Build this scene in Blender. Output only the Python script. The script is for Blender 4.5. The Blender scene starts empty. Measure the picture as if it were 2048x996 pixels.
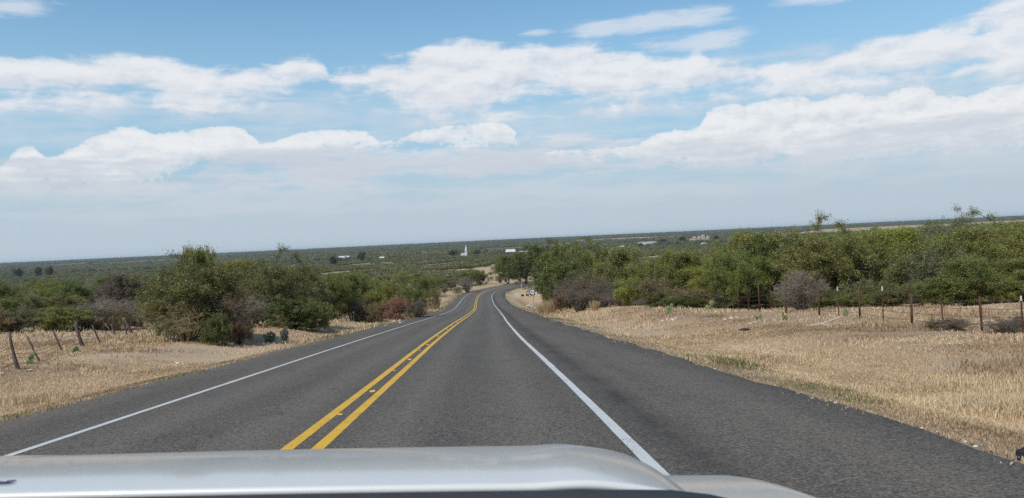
import bpy, math, random
import numpy as np

sc = bpy.context.scene
C = sc.collection
R = math.radians

# ------------------------------------------------------------------ camera
EYE = 1.61
FPX, PW, PH = 1577.0, 2048.0, 996.0          # focal length in photo pixels, photo size
ROLL, PITCH = R(2.656), R(0.672)             # horizon rises to the right; looking slightly down
cam_d = bpy.data.cameras.new('camera')
cam = bpy.data.objects.new('camera', cam_d)
C.objects.link(cam)
cam_d.sensor_width = 36.0
cam_d.lens = FPX / PW * 36.0
cam_d.clip_start, cam_d.clip_end = 0.05, 40000
cam.rotation_mode = 'QUATERNION'
from mathutils import Matrix, Vector, Quaternion
_rot = Matrix.Rotation(R(90) - PITCH, 4, 'X') @ Matrix.Rotation(-ROLL, 4, 'Z')
cam.location = (0, 0, EYE)
cam.rotation_quaternion = _rot.to_quaternion()
cam_d.dof.use_dof = True
cam_d.dof.focus_distance = 45.0
cam_d.dof.aperture_fstop = 11.0
sc.camera = cam

def ray(px, py):
    u, v = px - PW / 2, -(py - PH / 2)
    c, s = math.cos(ROLL), math.sin(ROLL)
    x, z = u * c + v * s, -u * s + v * c
    cp, sp = math.cos(PITCH), math.sin(PITCH)
    return np.array([x, FPX * cp + z * sp, -FPX * sp + z * cp]) / FPX

# ------------------------------------------------------------------ node helper
class S:
    """wraps a socket; arithmetic makes Math nodes"""
    def __init__(s, nt, sock): s.nt, s.k = nt, sock
    def _m(s, op, *a, clamp=False):
        n = s.nt.nodes.new('ShaderNodeMath'); n.operation = op; n.use_clamp = clamp
        for i, v in enumerate((s,) + a):
            if isinstance(v, S): s.nt.links.new(v.k, n.inputs[i])
            else: n.inputs[i].default_value = v
        return S(s.nt, n.outputs[0])
    def __add__(s, o): return s._m('ADD', o)
    def __radd__(s, o): return s._m('ADD', o)
    def __sub__(s, o): return s._m('SUBTRACT', o)
    def __rsub__(s, o): return (s * -1.0) + o
    def __mul__(s, o): return s._m('MULTIPLY', o)
    def __rmul__(s, o): return s._m('MULTIPLY', o)
    def __truediv__(s, o): return s._m('DIVIDE', o)
    def max(s, o): return s._m('MAXIMUM', o)
    def min(s, o): return s._m('MINIMUM', o)
    def pow(s, o): return s._m('POWER', o)
    def abs(s): return s._m('ABSOLUTE')
    def clamp(s): return s._m('ADD', 0.0, clamp=True)
    def step(s, a, b):
        """smoothstep from a to b"""
        n = s.nt.nodes.new('ShaderNodeMapRange'); n.interpolation_type = 'SMOOTHSTEP'; n.clamp = True
        s.nt.links.new(s.k, n.inputs[0])
        n.inputs[1].default_value, n.inputs[2].default_value = a, b
        return S(s.nt, n.outputs[0])

def noise(nt, vec, scale, detail=4, rough=0.55, dim='3D', dist=0.0):
    n = nt.nodes.new('ShaderNodeTexNoise'); n.noise_dimensions = dim
    n.inputs['Scale'].default_value = scale; n.inputs['Detail'].default_value = detail
    n.inputs['Roughness'].default_value = rough; n.inputs['Distortion'].default_value = dist
    nt.links.new(vec, n.inputs['Vector'])
    return S(nt, n.outputs[0])

def combine(nt, x, y, z):
    n = nt.nodes.new('ShaderNodeCombineXYZ')
    for i, v in enumerate((x, y, z)):
        if isinstance(v, S): nt.links.new(v.k, n.inputs[i])
        else: n.inputs[i].default_value = v
    return n.outputs[0]

def mixc(nt, f, a, b):
    n = nt.nodes.new('ShaderNodeMix'); n.data_type = 'RGBA'
    for i, v in ((0, f), (6, a), (7, b)):
        if isinstance(v, S): nt.links.new(v.k, n.inputs[i])
        elif hasattr(v, 'is_linked'): nt.links.new(v, n.inputs[i])
        elif isinstance(v, (int, float)): n.inputs[i].default_value = v
        else: n.inputs[i].default_value = (*v, 1) if len(v) == 3 else v
    return n.outputs[2]

# ------------------------------------------------------------------ sky and sun
SUN_EL, SUN_AZ = R(50), R(-138)     # azimuth from +Y towards +X: sun stands to the left and behind
w = bpy.data.worlds.new('World'); sc.world = w; w.use_nodes = True
nt = w.node_tree; nt.nodes.clear()
out = nt.nodes.new('ShaderNodeOutputWorld'); bg = nt.nodes.new('ShaderNodeBackground')
nt.links.new(bg.outputs[0], out.inputs[0])
sky = nt.nodes.new('ShaderNodeTexSky'); sky.sky_type = 'NISHITA'; sky.sun_disc = False
sky.sun_elevation, sky.sun_rotation = SUN_EL, SUN_AZ
sky.altitude = 500; sky.air_density = 1.0; sky.dust_density = 0.6; sky.ozone_density = 1.6
bg.inputs['Strength'].default_value = 0.13
tc = nt.nodes.new('ShaderNodeTexCoord')
sep = nt.nodes.new('ShaderNodeSeparateXYZ'); nt.links.new(tc.outputs['Generated'], sep.inputs[0])
dx, dy, dz = (S(nt, o) for o in sep.outputs)
AZ = dx._m('ARCTAN2', dy) * (180 / math.pi)
EL = dz._m('ARCSINE') * (180 / math.pi)

def azel(px, py):
    d = ray(px, py); d = d / np.linalg.norm(d)
    return math.degrees(math.atan2(d[0], d[1])), math.degrees(math.asin(d[2]))

def fcurve(x, pts, smooth=True):
    """a function of azimuth: pts are (azimuth, value) in degrees"""
    n = nt.nodes.new('ShaderNodeFloatCurve')
    cm = n.mapping; cm.use_clip = False
    cv = cm.curves[0]
    pts = sorted(pts)
    P_ = [((a + 45) / 90, v / 30) for a, v in pts]
    cv.points[0].location = P_[0]; cv.points[1].location = P_[-1]
    for p in P_[1:-1]: cv.points.new(*p)
    for p in cv.points: p.handle_type = 'AUTO_CLAMPED' if smooth else 'VECTOR'
    cm.update()
    nt.links.new(((x + 45.0) * (1 / 90)).k, n.inputs['Value'])
    return S(nt, n.outputs[0]) * 30.0

# ---- clouds: noise in azimuth / elevation, so they belong to the sky and not to the lens
def px_curve(pts):
    return [azel(*p) for p in pts]
warpn = noise(nt, combine(nt, AZ * 0.10, EL * 0.22, 1.0), 1.6, 3, 0.5)
warpm = noise(nt, combine(nt, AZ * 0.10, EL * 0.18, 31.0), 4.5, 4, 0.55)
AZW, ELW = AZ + (warpn - 0.5) * 2.6, EL + (warpm - 0.5) * 0.9
# puffy (roundish) and layered (stretched) cloud textures; each again a step towards the sun for its relief
def tex(da, de):
    puff = noise(nt, combine(nt, (AZW + da) * 0.13, (ELW + de) * 0.20, 3.7), 2.3, 6, 0.58)
    lay = noise(nt, combine(nt, (AZW + da) * 0.042, (ELW + de) * 0.30, 9.3), 2.6, 6, 0.60)
    return puff, lay
puff, lay = tex(0.0, 0.0)
puff2, lay2 = tex(-0.35, 0.55)
fine = noise(nt, combine(nt, AZ * 0.06, EL * 0.45, 17.0), 6.0, 6, 0.62)
pf = noise(nt, combine(nt, AZ * 0.14, EL * 0.20, 41.0), 7.5, 5, 0.6)

def cloud(top, bot, ct=1.1, cb=2.2, ap=2.0, al=1.6, w=0.35, gain=1.0, af=0.0):
    """a cloud bank between two outlines given as sky directions; ct, cb: degrees over which top and base thin out"""
    t, b = fcurve(AZW, px_curve(top)), fcurve(AZW, px_curve(bot))
    up, dn = (t - EL) / ct, (EL - b) / cb
    m = up.min(dn).min(1.0).max(-1.5)
    nz = (puff - 0.5) * ap + (lay - 0.5) * al + ((pf - 0.5).abs() - 0.1) * (-2.0 * af)
    d = m * 0.75 + nz
    a = d.step(0.0, w) * (d * 0.5 + 0.62).clamp() * gain
    rel = ((t - EL) / (t - b + 0.2)).clamp()
    return a.clamp(), rel, d
def shade(rel, d, hi, lo, kr=1.0, flat=0.0):
    """white where the cloud faces the sun, grey-lilac towards its base and where it is thick"""
    relief = (puff - puff2) * 2.2 * kr + (lay - lay2) * 1.5 - ((pf - 0.5).abs() - 0.1) * (1.2 * (kr - 0.7))
    f = (rel * 0.55 + flat - relief + (fine - 0.5) * 0.45).clamp()
    return mixc(nt, f, hi, lo)
K = 1 / 0.13                     # so that k() gives radiance
def k(*c): return tuple(v * K for v in c)
col = sky.outputs[0]
hsv = nt.nodes.new('ShaderNodeHueSaturation'); hsv.inputs['Saturation'].default_value = 0.95; hsv.inputs['Value'].default_value = 1.0
nt.links.new(col, hsv.inputs['Color']); col = hsv.outputs[0]
mul = nt.nodes.new('ShaderNodeMix'); mul.data_type = 'RGBA'; mul.blend_type = 'MULTIPLY'; mul.inputs[0].default_value = 1.0
nt.links.new(col, mul.inputs[6]); mul.inputs[7].default_value = (0.83, 1.10, 1.12, 1); col = mul.outputs[2]
col = mixc(nt, (EL * -1.0).step(-18.0, -6.0) * 0.8, col, k(0.36, 0.555, 0.705))
col = mixc(nt, (EL * -1.0).step(-8.0, -1.5) * 0.95, col, k(0.485, 0.585, 0.675))
# thin sheets high up and between the banks
def band(c0, c1, p0, p1, y0, y1):
    """soft window: elevation between rows y0..y1, azimuth between columns p0..p1"""
    a0, a1 = azel(p0, 100)[0], azel(p1, 100)[0]; mid = 1024
    e1, e0 = azel(mid, y0)[1], azel(mid, y1)[1]
    return (AZ.step(a0 - c0, a0 + c0) * (AZ * -1.0).step(-a1 - c0, -a1 + c0)) * (EL.step(e0 - c1, e0 + c1) * (EL * -1.0).step(-e1 - c1, -e1 + c1))
def sheetc(m, thr, wd): return ((lay - 0.5) * 1.3 + (fine - 0.5) * 0.5 + (puff - 0.5) * 0.5 + m * 0.5 - thr).step(0.0, wd) * m.step(0.0, 0.3)
w1 = sheetc(band(3, 0.5, 1150, 1470, 48, 82).max(band(2, 0.6, 1560, 1740, 30, 70)).max(band(1.0, 0.3, 1045, 1110, 62, 74)).max(band(1.5, 0.4, -60, 110, 28, 62)).max(band(2, 0.5, 1260, 1480, 95, 125)).max(band(1.5, 0.4, 1770, 1850, 20, 46)), 0.10, 0.45)
col = mixc(nt, w1 * 0.75, col, k(0.70, 0.76, 0.84))
thin = sheetc(band(6, 1.2, -300, 2400, 140, 300), 0.16, 0.6)
col = mixc(nt, thin * 0.7, col, k(0.60, 0.68, 0.77))
hiA, loA = k(0.82, 0.84, 0.875), k(0.60, 0.645, 0.735)
a, rel, d = cloud([(-300, 90), (-40, 105), (30, 106), (120, 112), (200, 108), (285, 103), (360, 116), (450, 124), (520, 122), (600, 112), (636, 124), (658, 168), (675, 260), (720, 420), (1100, 420)],
    [(-300, 250), (0, 238), (100, 232), (250, 232), (420, 248), (480, 232), (540, 212), (600, 200), (650, 186), (675, 150), (720, 50), (1100, 50)], 0.9, 2.2, 1.6, 1.8, 0.58, 0.96)
col = mixc(nt, a, col, shade(rel, d, hiA, loA))
a, rel, d = cloud([(300, 460), (540, 460), (600, 300), (640, 160), (655, 140), (700, 124), (760, 120), (830, 98), (870, 80), (915, 74), (980, 78), (1100, 82), (1200, 84), (1260, 90), (1300, 108), (1360, 112), (1385, 100), (1420, 126), (1500, 120), (1560, 110), (1640, 112), (1690, 96), (1760, 66), (1830, 50), (1900, 22), (1980, 2), (2060, -16), (2300, -50)],
    [(300, 80), (540, 80), (600, 170), (640, 200), (700, 225), (800, 228), (900, 240), (1000, 245), (1100, 232), (1250, 220), (1400, 212), (1550, 204), (1700, 194), (1850, 186), (1950, 192), (2048, 196), (2300, 200)], 0.9, 2.3, 1.6, 1.8, 0.58, 0.96)
col = mixc(nt, a, col, shade(rel, d, hiA, loA))
# grey layered stratus across the lower sky
st = sheetc(band(10, 1.0, 330, 2500, 278, 356), 0.18, 0.40)
col = mixc(nt, st * 0.88, col, mixc(nt, ((lay - lay2) * 2.5 + fine).clamp(), k(0.575, 0.62, 0.70), k(0.76, 0.79, 0.84)))
hiC, loC = k(0.86, 0.87, 0.885), k(0.60, 0.65, 0.72)
a, rel, d = cloud([(-300, 330), (-20, 335), (20, 300), (60, 286), (88, 312), (125, 300), (180, 276), (225, 256), (265, 248), (310, 264), (360, 262), (430, 250), (490, 258), (520, 288), (600, 264), (680, 258), (725, 264), (760, 284), (840, 262), (880, 256), (950, 250), (1015, 248), (1035, 270), (1060, 330), (1100, 470), (1500, 470)],
    [(-300, 385), (0, 378), (150, 376), (300, 374), (360, 352), (430, 318), (515, 302), (600, 296), (725, 294), (860, 292), (1000, 290), (1035, 296), (1060, 270), (1100, 100), (1500, 100)], 0.45, 1.5, 1.25, 0.7, 0.30, 0.97, 0.8)
col = mixc(nt, a * 0.96, col, shade(rel, d, hiC, loC, 1.2))
a, rel, d = cloud([(800, 480), (1020, 480), (1060, 330), (1100, 304), (1190, 294), (1240, 292), (1310, 272), (1350, 258), (1395, 258), (1408, 222), (1440, 212), (1490, 208), (1540, 199), (1590, 192), (1640, 200), (1700, 186), (1760, 190), (1810, 176), (1850, 174), (1874, 190), (1930, 188), (2000, 172), (2100, 156), (2300, 146)],
    [(800, 100), (1020, 100), (1060, 300), (1100, 320), (1230, 322), (1310, 326), (1450, 330), (1600, 322), (1800, 310), (1900, 304), (2048, 298), (2300, 290)], 0.45, 1.7, 1.25, 0.8, 0.30, 0.97, 0.8)
col = mixc(nt, a * 0.96, col, shade(rel, d, hiC, loC, 1.2))
# streaks lying in front of the heaped clouds, then pale air towards the horizon
s2 = sheetc(band(8, 0.9, -300, 2500, 285, 372), 0.34, 0.35)
col = mixc(nt, s2 * 0.75, col, k(0.555, 0.61, 0.69))
s3 = sheetc(band(8, 0.9, -300, 2500, 345, 425), 0.24, 0.45)
col = mixc(nt, s3 * 0.65, col, k(0.62, 0.68, 0.74))
col = mixc(nt, (EL * -1.0).step(-5.0, -0.5) * 0.75, col, k(0.50, 0.59, 0.665))
nt.links.new(col, bg.inputs['Color'])

sl = bpy.data.lights.new('sun', 'SUN'); sl.energy = 3.6; sl.angle = R(0.53); sl.color = (1.0, 0.95, 0.87)
so = bpy.data.objects.new('sun', sl); C.objects.link(so)
sd = Vector((math.sin(SUN_AZ) * math.cos(SUN_EL), math.cos(SUN_AZ) * math.cos(SUN_EL), math.sin(SUN_EL)))
so.rotation_euler = sd.to_track_quat('Z', 'Y').to_euler()
so.location = (-60, -30, 90)

vs = sc.view_settings
vs.view_transform = 'Standard'; vs.look = 'None'; vs.gamma = 1.0; vs.use_curve_mapping = False; vs.exposure = 0.0
sc.cycles.max_bounces = 8; sc.cycles.diffuse_bounces = 5; sc.cycles.glossy_bounces = 2
sc.cycles.transmission_bounces = 6; sc.cycles.transparent_max_bounces = 4; sc.cycles.volume_bounces = 0
sc.cycles.use_denoising = False; sc.cycles.denoiser = 'OPENIMAGEDENOISE'
sc.cycles.sample_clamp_indirect = 6.0

# ------------------------------------------------------------------ mesh helpers
def link(ob):
    C.objects.link(ob); return ob

def mesh_np(name, V, F, mats=None, attrs=None, smooth=False, fmat=None):
    """V (n,3); F an (m,3) or (m,4) array, or a list of such arrays"""
    if not isinstance(F, (list, tuple)): F = [F]
    F = [np.asarray(f, np.int32) for f in F if len(f)]
    me = bpy.data.meshes.new(name)
    V = np.ascontiguousarray(V, np.float32)
    me.vertices.add(len(V)); me.vertices.foreach_set('co', V.ravel())
    loops = np.concatenate([f.ravel() for f in F]); tot = np.concatenate([np.full(len(f), f.shape[1], np.int32) for f in F])
    me.loops.add(len(loops)); me.loops.foreach_set('vertex_index', loops)
    me.polygons.add(len(tot)); me.polygons.foreach_set('loop_start', np.concatenate([[0], np.cumsum(tot)[:-1]]).astype(np.int32))
    me.polygons.foreach_set('loop_total', tot)
    if fmat is not None: me.polygons.foreach_set('material_index', np.asarray(fmat, np.int32))
    if smooth: me.polygons.foreach_set('use_smooth', np.ones(len(tot), bool))
    for m in (mats if isinstance(mats, (list, tuple)) else [mats]):
        if m: me.materials.append(m)
    for kx, a in (attrs or {}).items():
        at_ = me.attributes.new(kx, 'FLOAT', 'POINT'); at_.data.foreach_set('value', np.asarray(a, np.float32))
    me.update(calc_edges=True)
    return me

class MB:
    """collects boxes, tubes and prisms into one mesh"""
    def __init__(s): s.V, s.F = [], []
    def add(s, V, F):
        o = len(s.V); s.V += [tuple(v) for v in V]; s.F += [tuple(i + o for i in f) for f in F]; return s
    def box(s, c, d, rz=0.0):
        x, y, z = (v / 2 for v in d); cs, sn = math.cos(rz), math.sin(rz)
        V = []
        for a in (-x, x):
            for b in (-y, y):
                for e in (-z, z):
                    V.append((c[0] + a * cs - b * sn, c[1] + a * sn + b * cs, c[2] + e))
        return s.add(V, [(0, 1, 3, 2), (4, 6, 7, 5), (0, 4, 5, 1), (2, 3, 7, 6), (0, 2, 6, 4), (1, 5, 7, 3)])
    def tube(s, pts, rad, n=8, cap=True):
        pts = [Vector(p) for p in pts]
        rad = rad if isinstance(rad, (list, tuple)) else [rad] * len(pts)
        V, F = [], []
        for i, p in enumerate(pts):
            t = (pts[min(i + 1, len(pts) - 1)] - pts[max(i - 1, 0)]).normalized()
            a = t.cross(Vector((0, 0, 1)) if abs(t.z) < 0.9 else Vector((1, 0, 0))).normalized(); b = t.cross(a)
            for q in range(n):
                an = 2 * math.pi * q / n
                V.append(p + (a * math.cos(an) + b * math.sin(an)) * rad[i])
        for i in range(len(pts) - 1):
            for q in range(n):
                F.append((i * n + q, i * n + (q + 1) % n, (i + 1) * n + (q + 1) % n, (i + 1) * n + q))
        if cap:
            F.append(tuple(reversed(range(n)))); F.append(tuple(range((len(pts) - 1) * n, len(pts) * n)))
        return s.add(V, F)
    def prism(s, poly, y0, y1, M=None):
        """polygon in x,z extruded along y"""
        n = len(poly)
        V = [(x, y0, z) for x, z in poly] + [(x, y1, z) for x, z in poly]
        if M is not None: V = [tuple(M @ Vector(v)) for v in V]
        F = [tuple(range(n)), tuple(reversed(range(n, 2 * n)))] + [((i + 1) % n, i, n + i, n + (i + 1) % n) for i in range(n)]
        return s.add(V, F)
    def mesh(s, name, mat, smooth=False, bevel=0.0):
        me = bpy.data.meshes.new(name); me.from_pydata(s.V, [], s.F); me.update()
        if bevel or True:
            import bmesh
            bm = bmesh.new(); bm.from_mesh(me)
            bmesh.ops.recalc_face_normals(bm, faces=bm.faces)
            if bevel: bmesh.ops.bevel(bm, geom=bm.edges[:], offset=bevel, segments=2, affect='EDGES', profile=0.6)
            bm.to_mesh(me); bm.free()
        if smooth:
            for p in me.polygons: p.use_smooth = True
        me.materials.append(mat)
        return me
    def obj(s, name, mat, parent=None, **kw):
        o = link(bpy.data.objects.new(name, s.mesh(name, mat, **kw)))
        if parent is not None: o.parent = parent
        return o

def tag(o, label=None, cat=None, group=None, kind=None):
    if label: o['label'] = label
    if cat: o['category'] = cat
    if group: o['group'] = group
    if kind: o['kind'] = kind
    return o

def empty(name, loc, rz=0.0, label=None, cat=None, group=None):
    o = link(bpy.data.objects.new(name, None)); o.location = loc; o.rotation_euler = (0, 0, rz); o.empty_display_size = 0.3
    return tag(o, label, cat, group)

def part(name, me, parent, color=None):
    o = link(bpy.data.objects.new(name, me)); o.parent = parent
    if color: o.color = (*color, 1)
    return o

# ------------------------------------------------------------------ materials
def mat(name):
    m = bpy.data.materials.new(name); m.use_nodes = True
    t = m.node_tree; t.nodes.clear()
    o = t.nodes.new('ShaderNodeOutputMaterial'); p = t.nodes.new('ShaderNodeBsdfPrincipled')
    t.links.new(p.outputs[0], o.inputs[0])
    return m, t, p, o
def objco(t): return t.nodes.new('ShaderNodeTexCoord').outputs['Object']
def attr(t, name):
    n = t.nodes.new('ShaderNodeAttribute'); n.attribute_name = name; return S(t, n.outputs['Fac'])
def bump(t, p, h, strength, dist):
    b = t.nodes.new('ShaderNodeBump'); b.inputs['Strength'].default_value = strength; b.inputs['Distance'].default_value = dist
    t.links.new(h.k, b.inputs['Height']); t.links.new(b.outputs[0], p.inputs['Normal'])
def varied(name, c1, c2, scale=6, rough=0.8, stretch=(1, 1, 1), spec=0.3, metallic=0.0, bs=0.0, detail=5):
    m, t, p, o = mat(name)
    mp = t.nodes.new('ShaderNodeMapping'); t.links.new(objco(t), mp.inputs[0]); mp.inputs['Scale'].default_value = stretch
    n = noise(t, mp.outputs[0], scale, detail, 0.6)
    t.links.new(mixc(t, n.step(0.3, 0.7), c1, c2), p.inputs['Base Color'])
    p.inputs['Roughness'].default_value = rough; p.inputs['Specular IOR Level'].default_value = spec; p.inputs['Metallic'].default_value = metallic
    if bs: bump(t, p, n, bs, 0.02)
    return m

# ------------------------------------------------------------------ land form
ys = np.array([-14000, -30, 0, 40, 67, 100, 140, 180, 218, 260, 300, 450, 700, 1000, 1500, 2200, 3200, 4500, 6000, 8000, 14000.])
zs = np.array([2.2, 2.1, 0, -2.95, -4.95, -7.4, -10.1, -11.9, -13.0, -14, -14.8, -18, -21.5, -23.5, -25, -25, -21, -12, -4, 1.2, 4])
_ms = np.gradient(zs, ys); _ms[0] = 0; _ms[1] = -0.07
def PROF(y):
    y = np.clip(np.asarray(y, float), -13999, 13999); i = np.clip(np.searchsorted(ys, y) - 1, 0, len(ys) - 2)
    h = ys[i + 1] - ys[i]; t = (y - ys[i]) / h
    return (2*t**3-3*t**2+1)*zs[i] + (t**3-2*t**2+t)*h*_ms[i] + (-2*t**3+3*t**2)*zs[i+1] + (t**3-t**2)*h*_ms[i+1]
def sst(x, a, b):
    t = np.clip((np.asarray(x, float) - a) / (b - a), 0, 1); return t * t * (3 - 2 * t)
def vnoise(x, y, seed=0):
    x = np.asarray(x, float); y = np.asarray(y, float)
    xi, yi = np.floor(x).astype(np.int64), np.floor(y).astype(np.int64); fx, fy = x - xi, y - yi
    fx, fy = fx*fx*(3-2*fx), fy*fy*(3-2*fy)
    def h(a, b):
        n = (a * 374761393 + b * 668265263 + seed * 1274126177) & 0xffffffff
        n = ((n ^ (n >> 13)) * 1274126177) & 0xffffffff
        return ((n ^ (n >> 16)) & 0xffff) / 65535.0
    return (h(xi,yi)*(1-fx)+h(xi+1,yi)*fx)*(1-fy) + (h(xi,yi+1)*(1-fx)+h(xi+1,yi+1)*fx)*fy
def fbm(x, y, seed=0, o=4):
    s, a, t = 0, 1.0, 0
    for i in range(o):
        s = s + a * vnoise(np.asarray(x) * 2**i, np.asarray(y) * 2**i, seed + i * 17); t += a; a *= 0.5
    return s / t

# road centre line (x, y): straight downhill, a slow left drift, then the right-hand bend at the foot
_cp = np.array([(-1.5, -30), (-1.85, -10), (-2.13, 0), (-2.48, 9), (-2.74, 15.8), (-3.36, 30), (-3.7, 39.5), (-4.22, 55), (-4.62, 70), (-5.12, 86), (-6.1, 117), (-7.0, 140),
    (-7.95, 162), (-9.0, 190), (-9.4, 210), (-9.0, 226), (-7.9, 240), (-5.6, 254), (-1.7, 271), (7.5, 300), (22, 330), (44, 362), (80, 395), (135, 425), (220, 455), (330, 480)], float)
def _cr(p, n=14):
    o = []
    for i in range(len(p) - 1):
        a, b, c, d = p[max(i-1, 0)], p[i], p[i+1], p[min(i+2, len(p)-1)]
        for t in np.linspace(0, 1, n, endpoint=False):
            o.append(0.5*((2*b)+(-a+c)*t+(2*a-5*b+4*c-d)*t*t+(-a+3*b-3*c+d)*t**3))
    return np.array(o + [p[-1]])
_c = _cr(_cp)
_sl = np.concatenate([[0], np.cumsum(np.linalg.norm(np.diff(_c, axis=0), axis=1))])
SS = np.arange(0, _sl[-1], 1.0)
CL = np.stack([np.interp(SS, _sl, _c[:, 0]), np.interp(SS, _sl, _c[:, 1])], 1)
_k = np.exp(-0.5 * (np.arange(-8, 9) / 3.5)**2); _k /= _k.sum()
_pad = np.concatenate([2*CL[0] - CL[8:0:-1], CL, 2*CL[-1] - CL[-2:-10:-1]])
CL = np.stack([np.convolve(_pad[:, j], _k, 'valid') for j in (0, 1)], 1)
TG = np.gradient(CL, axis=0); TG /= np.linalg.norm(TG, axis=1)[:, None]
NR = np.stack([TG[:, 1], -TG[:, 0]], 1)              # towards the right of the road
HWL, HWR = 5.65, 6.7                                 # pavement half widths, left and right

def road_lat(x, y):
    """signed distance from the road's centre line (right is positive)"""
    x = np.atleast_1d(np.asarray(x, float)); y = np.atleast_1d(np.asarray(y, float))
    lat = np.full(x.shape, 1e4); best = np.full(x.shape, 1e9)
    near = (y < 520) & (y > -60) & (np.abs(x) < 420)
    xi, yi = x[near], y[near]
    if len(xi):
        b = np.full(xi.shape, 1e9); l = np.zeros(xi.shape)
        for i0 in range(0, len(xi), 20000):
            X, Y = xi[i0:i0+20000, None], yi[i0:i0+20000, None]
            q = CL[::2]; d2 = (X - q[:, 0])**2 + (Y - q[:, 1])**2
            j = d2.argmin(1); jj = j * 2
            ddx, ddy = xi[i0:i0+20000] - CL[jj, 0], yi[i0:i0+20000] - CL[jj, 1]
            l_ = ddx * NR[jj, 0] + ddy * NR[jj, 1]
            far = np.abs(ddx * TG[jj, 0] + ddy * TG[jj, 1]) > 3
            l[i0:i0+20000] = np.where(far, np.sign(l_ + 1e-9) * np.sqrt(d2[np.arange(len(j)), j]), l_)
        lat[near] = l
    return lat

def gully(x, y, lat):
    return 3.2 * sst(lat, HWR + 2.0, HWR + 7) * sst(y, 100, 128) * (1 - sst(y, 184, 202)) * (1 - sst(lat, 60, 110))

def LAND(x, y, carve=False):
    shp = np.shape(x)
    x = np.atleast_1d(np.asarray(x, float)).ravel(); y = np.atleast_1d(np.asarray(y, float)).ravel()
    z = PROF(y)
    lat = road_lat(x, y)
    off = np.maximum(lat - HWR, -lat - HWL)           # metres outside the pavement
    m = sst(off, 0.8, 7)
    fade = 1 - sst(y, 300, 900)
    z = z + m * (fbm(x / 17, y / 17, 3, 3) - 0.5) * 0.7 * fade + sst(off, 0.5, 3) * (fbm(x / 3.1, y / 3.1, 9, 3) - 0.5) * 0.16 * fade
    z = z - 0.30 * sst(off, 0.3, 2.5) * (1 - sst(off, 3.5, 7)) * fade - 0.06 * sst(off, 0, 0.5)
    z = z + np.clip(0.03 * (-x - 12), 0, 1.1) * sst(y, 8, 30) * (1 - sst(y, 110, 220)) * sst(-x, 12, 16)
    z = z + 3.6 * sst(-x / np.maximum(y, 1), 0.20, 0.44) * sst(y, 66, 140) * (1 - sst(y, 250, 430))
    z = z + 0.28 * sst(lat, 9.5, 14) * sst(y, 24, 40) * (1 - sst(y, 64, 80)) * (0.6 + 0.8 * fbm(x / 9, y / 9, 55, 2))
    z = z - gully(x, y, lat)
    z = z + sst(y, 500, 1500) * (fbm(x / 260, y / 420, 21, 3) - 0.5) * 2.2
    z = z + sst(y, 3000, 6000) * (fbm(x / 1500, y / 1800, 5, 3) - 0.5) * 5.0 * (1 - sst(y, 9000, 13000))
    if carve:
        z = z - np.where(off < 0.10, 0.12 + 0.002 * np.clip(y, 0, 400), 0.0)
    return z.reshape(shp)
def H1(x, y): return float(LAND(np.array([x]), np.array([y]))[0])

_tt = np.exp(np.linspace(math.log(2.5), math.log(11000), 2500))
def at(px, py):
    """the point on the land that the photo shows at this pixel"""
    d = ray(px, py); X, Y = d[0] * _tt, d[1] * _tt; Z = EYE + d[2] * _tt
    g = Z - LAND(X, Y); kx = int(np.argmax(g < 0))
    if g[kx] >= 0: kx = len(_tt) - 1
    a = g[kx-1] / (g[kx-1] - g[kx] + 1e-12); t = _tt[kx-1] + a * (_tt[kx] - _tt[kx-1])
    x, y = float(d[0]*t), float(d[1]*t)
    return Vector((x, y, H1(x, y)))
def at_d(px, dist, py_top=None):
    """point on the land at that distance ahead, in the direction of photo column px; also the height that reaches py_top"""
    py = 500
    for _ in range(6):
        d = ray(px, py); x = d[0] / d[1] * dist; z = H1(x, dist)
        c, s = math.cos(ROLL), math.sin(ROLL)
        cp, sp = math.cos(PITCH), math.sin(PITCH)
        yy, zz = dist * cp - (z - EYE) * sp, dist * sp + (z - EYE) * cp
        u, v = x / yy * FPX, zz / yy * FPX
        py = PH / 2 - (u * s + v * c)
    h = None
    if py_top is not None:
        d = ray(px, py_top); h = EYE + d[2] / d[1] * dist - z
    return Vector((x, dist, z)), h

# ---- terrain sheet
def clear_poly(px_poly): return px_poly
az = np.concatenate([np.radians(np.linspace(-180, -44, 40, endpoint=False)), np.radians(np.linspace(-44, 44, 400)), np.radians(np.linspace(44, 180, 40, endpoint=False)[1:])])
rr = np.concatenate([[0.6], np.exp(np.linspace(math.log(2.0), math.log(13000), 560))])
A, RR = np.meshgrid(az, rr)
TX, TY = RR * np.sin(A), RR * np.cos(A)
TZ = LAND(TX, TY, True)
nr_, na_ = A.shape
idx = np.arange(nr_ * na_).reshape(nr_, na_)
i0, i1 = idx[:-1, :], idx[1:, :]
F = np.stack([i0, np.roll(i0, -1, 1), np.roll(i1, -1, 1), i1], -1).reshape(-1, 4)[:, ::-1]
tlat = road_lat(TX.ravel(), TY.ravel()); toff = np.maximum(tlat - HWR, -tlat - HWL)
fx_, fy_ = TX.ravel(), TY.ravel()
a_green = (1 - sst(toff, 0.8, 2.6)) * sst(fy_, 20, 60) * (0.4 + 0.6 * fbm(fx_ / 6, fy_ / 6, 31, 3)) * (1 - sst(fy_, 300, 400))
a_soil = np.clip(sst(gully(fx_, fy_, tlat), 0.4, 1.6) * 0.9 + sst(fbm(fx_ / 22, fy_ / 22, 41, 4), 0.56, 0.72) * sst(fy_, 70, 140) * (1 - sst(fy_, 900, 2000)), 0, 1)
a_gravel = (1 - sst(toff, 0.2, 0.5 + 1.4 * fbm(fx_ / 1.5, fy_ / 3.0, 77, 3)))
a_brush = sst(fy_, 550, 1500) * 1.0
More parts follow.
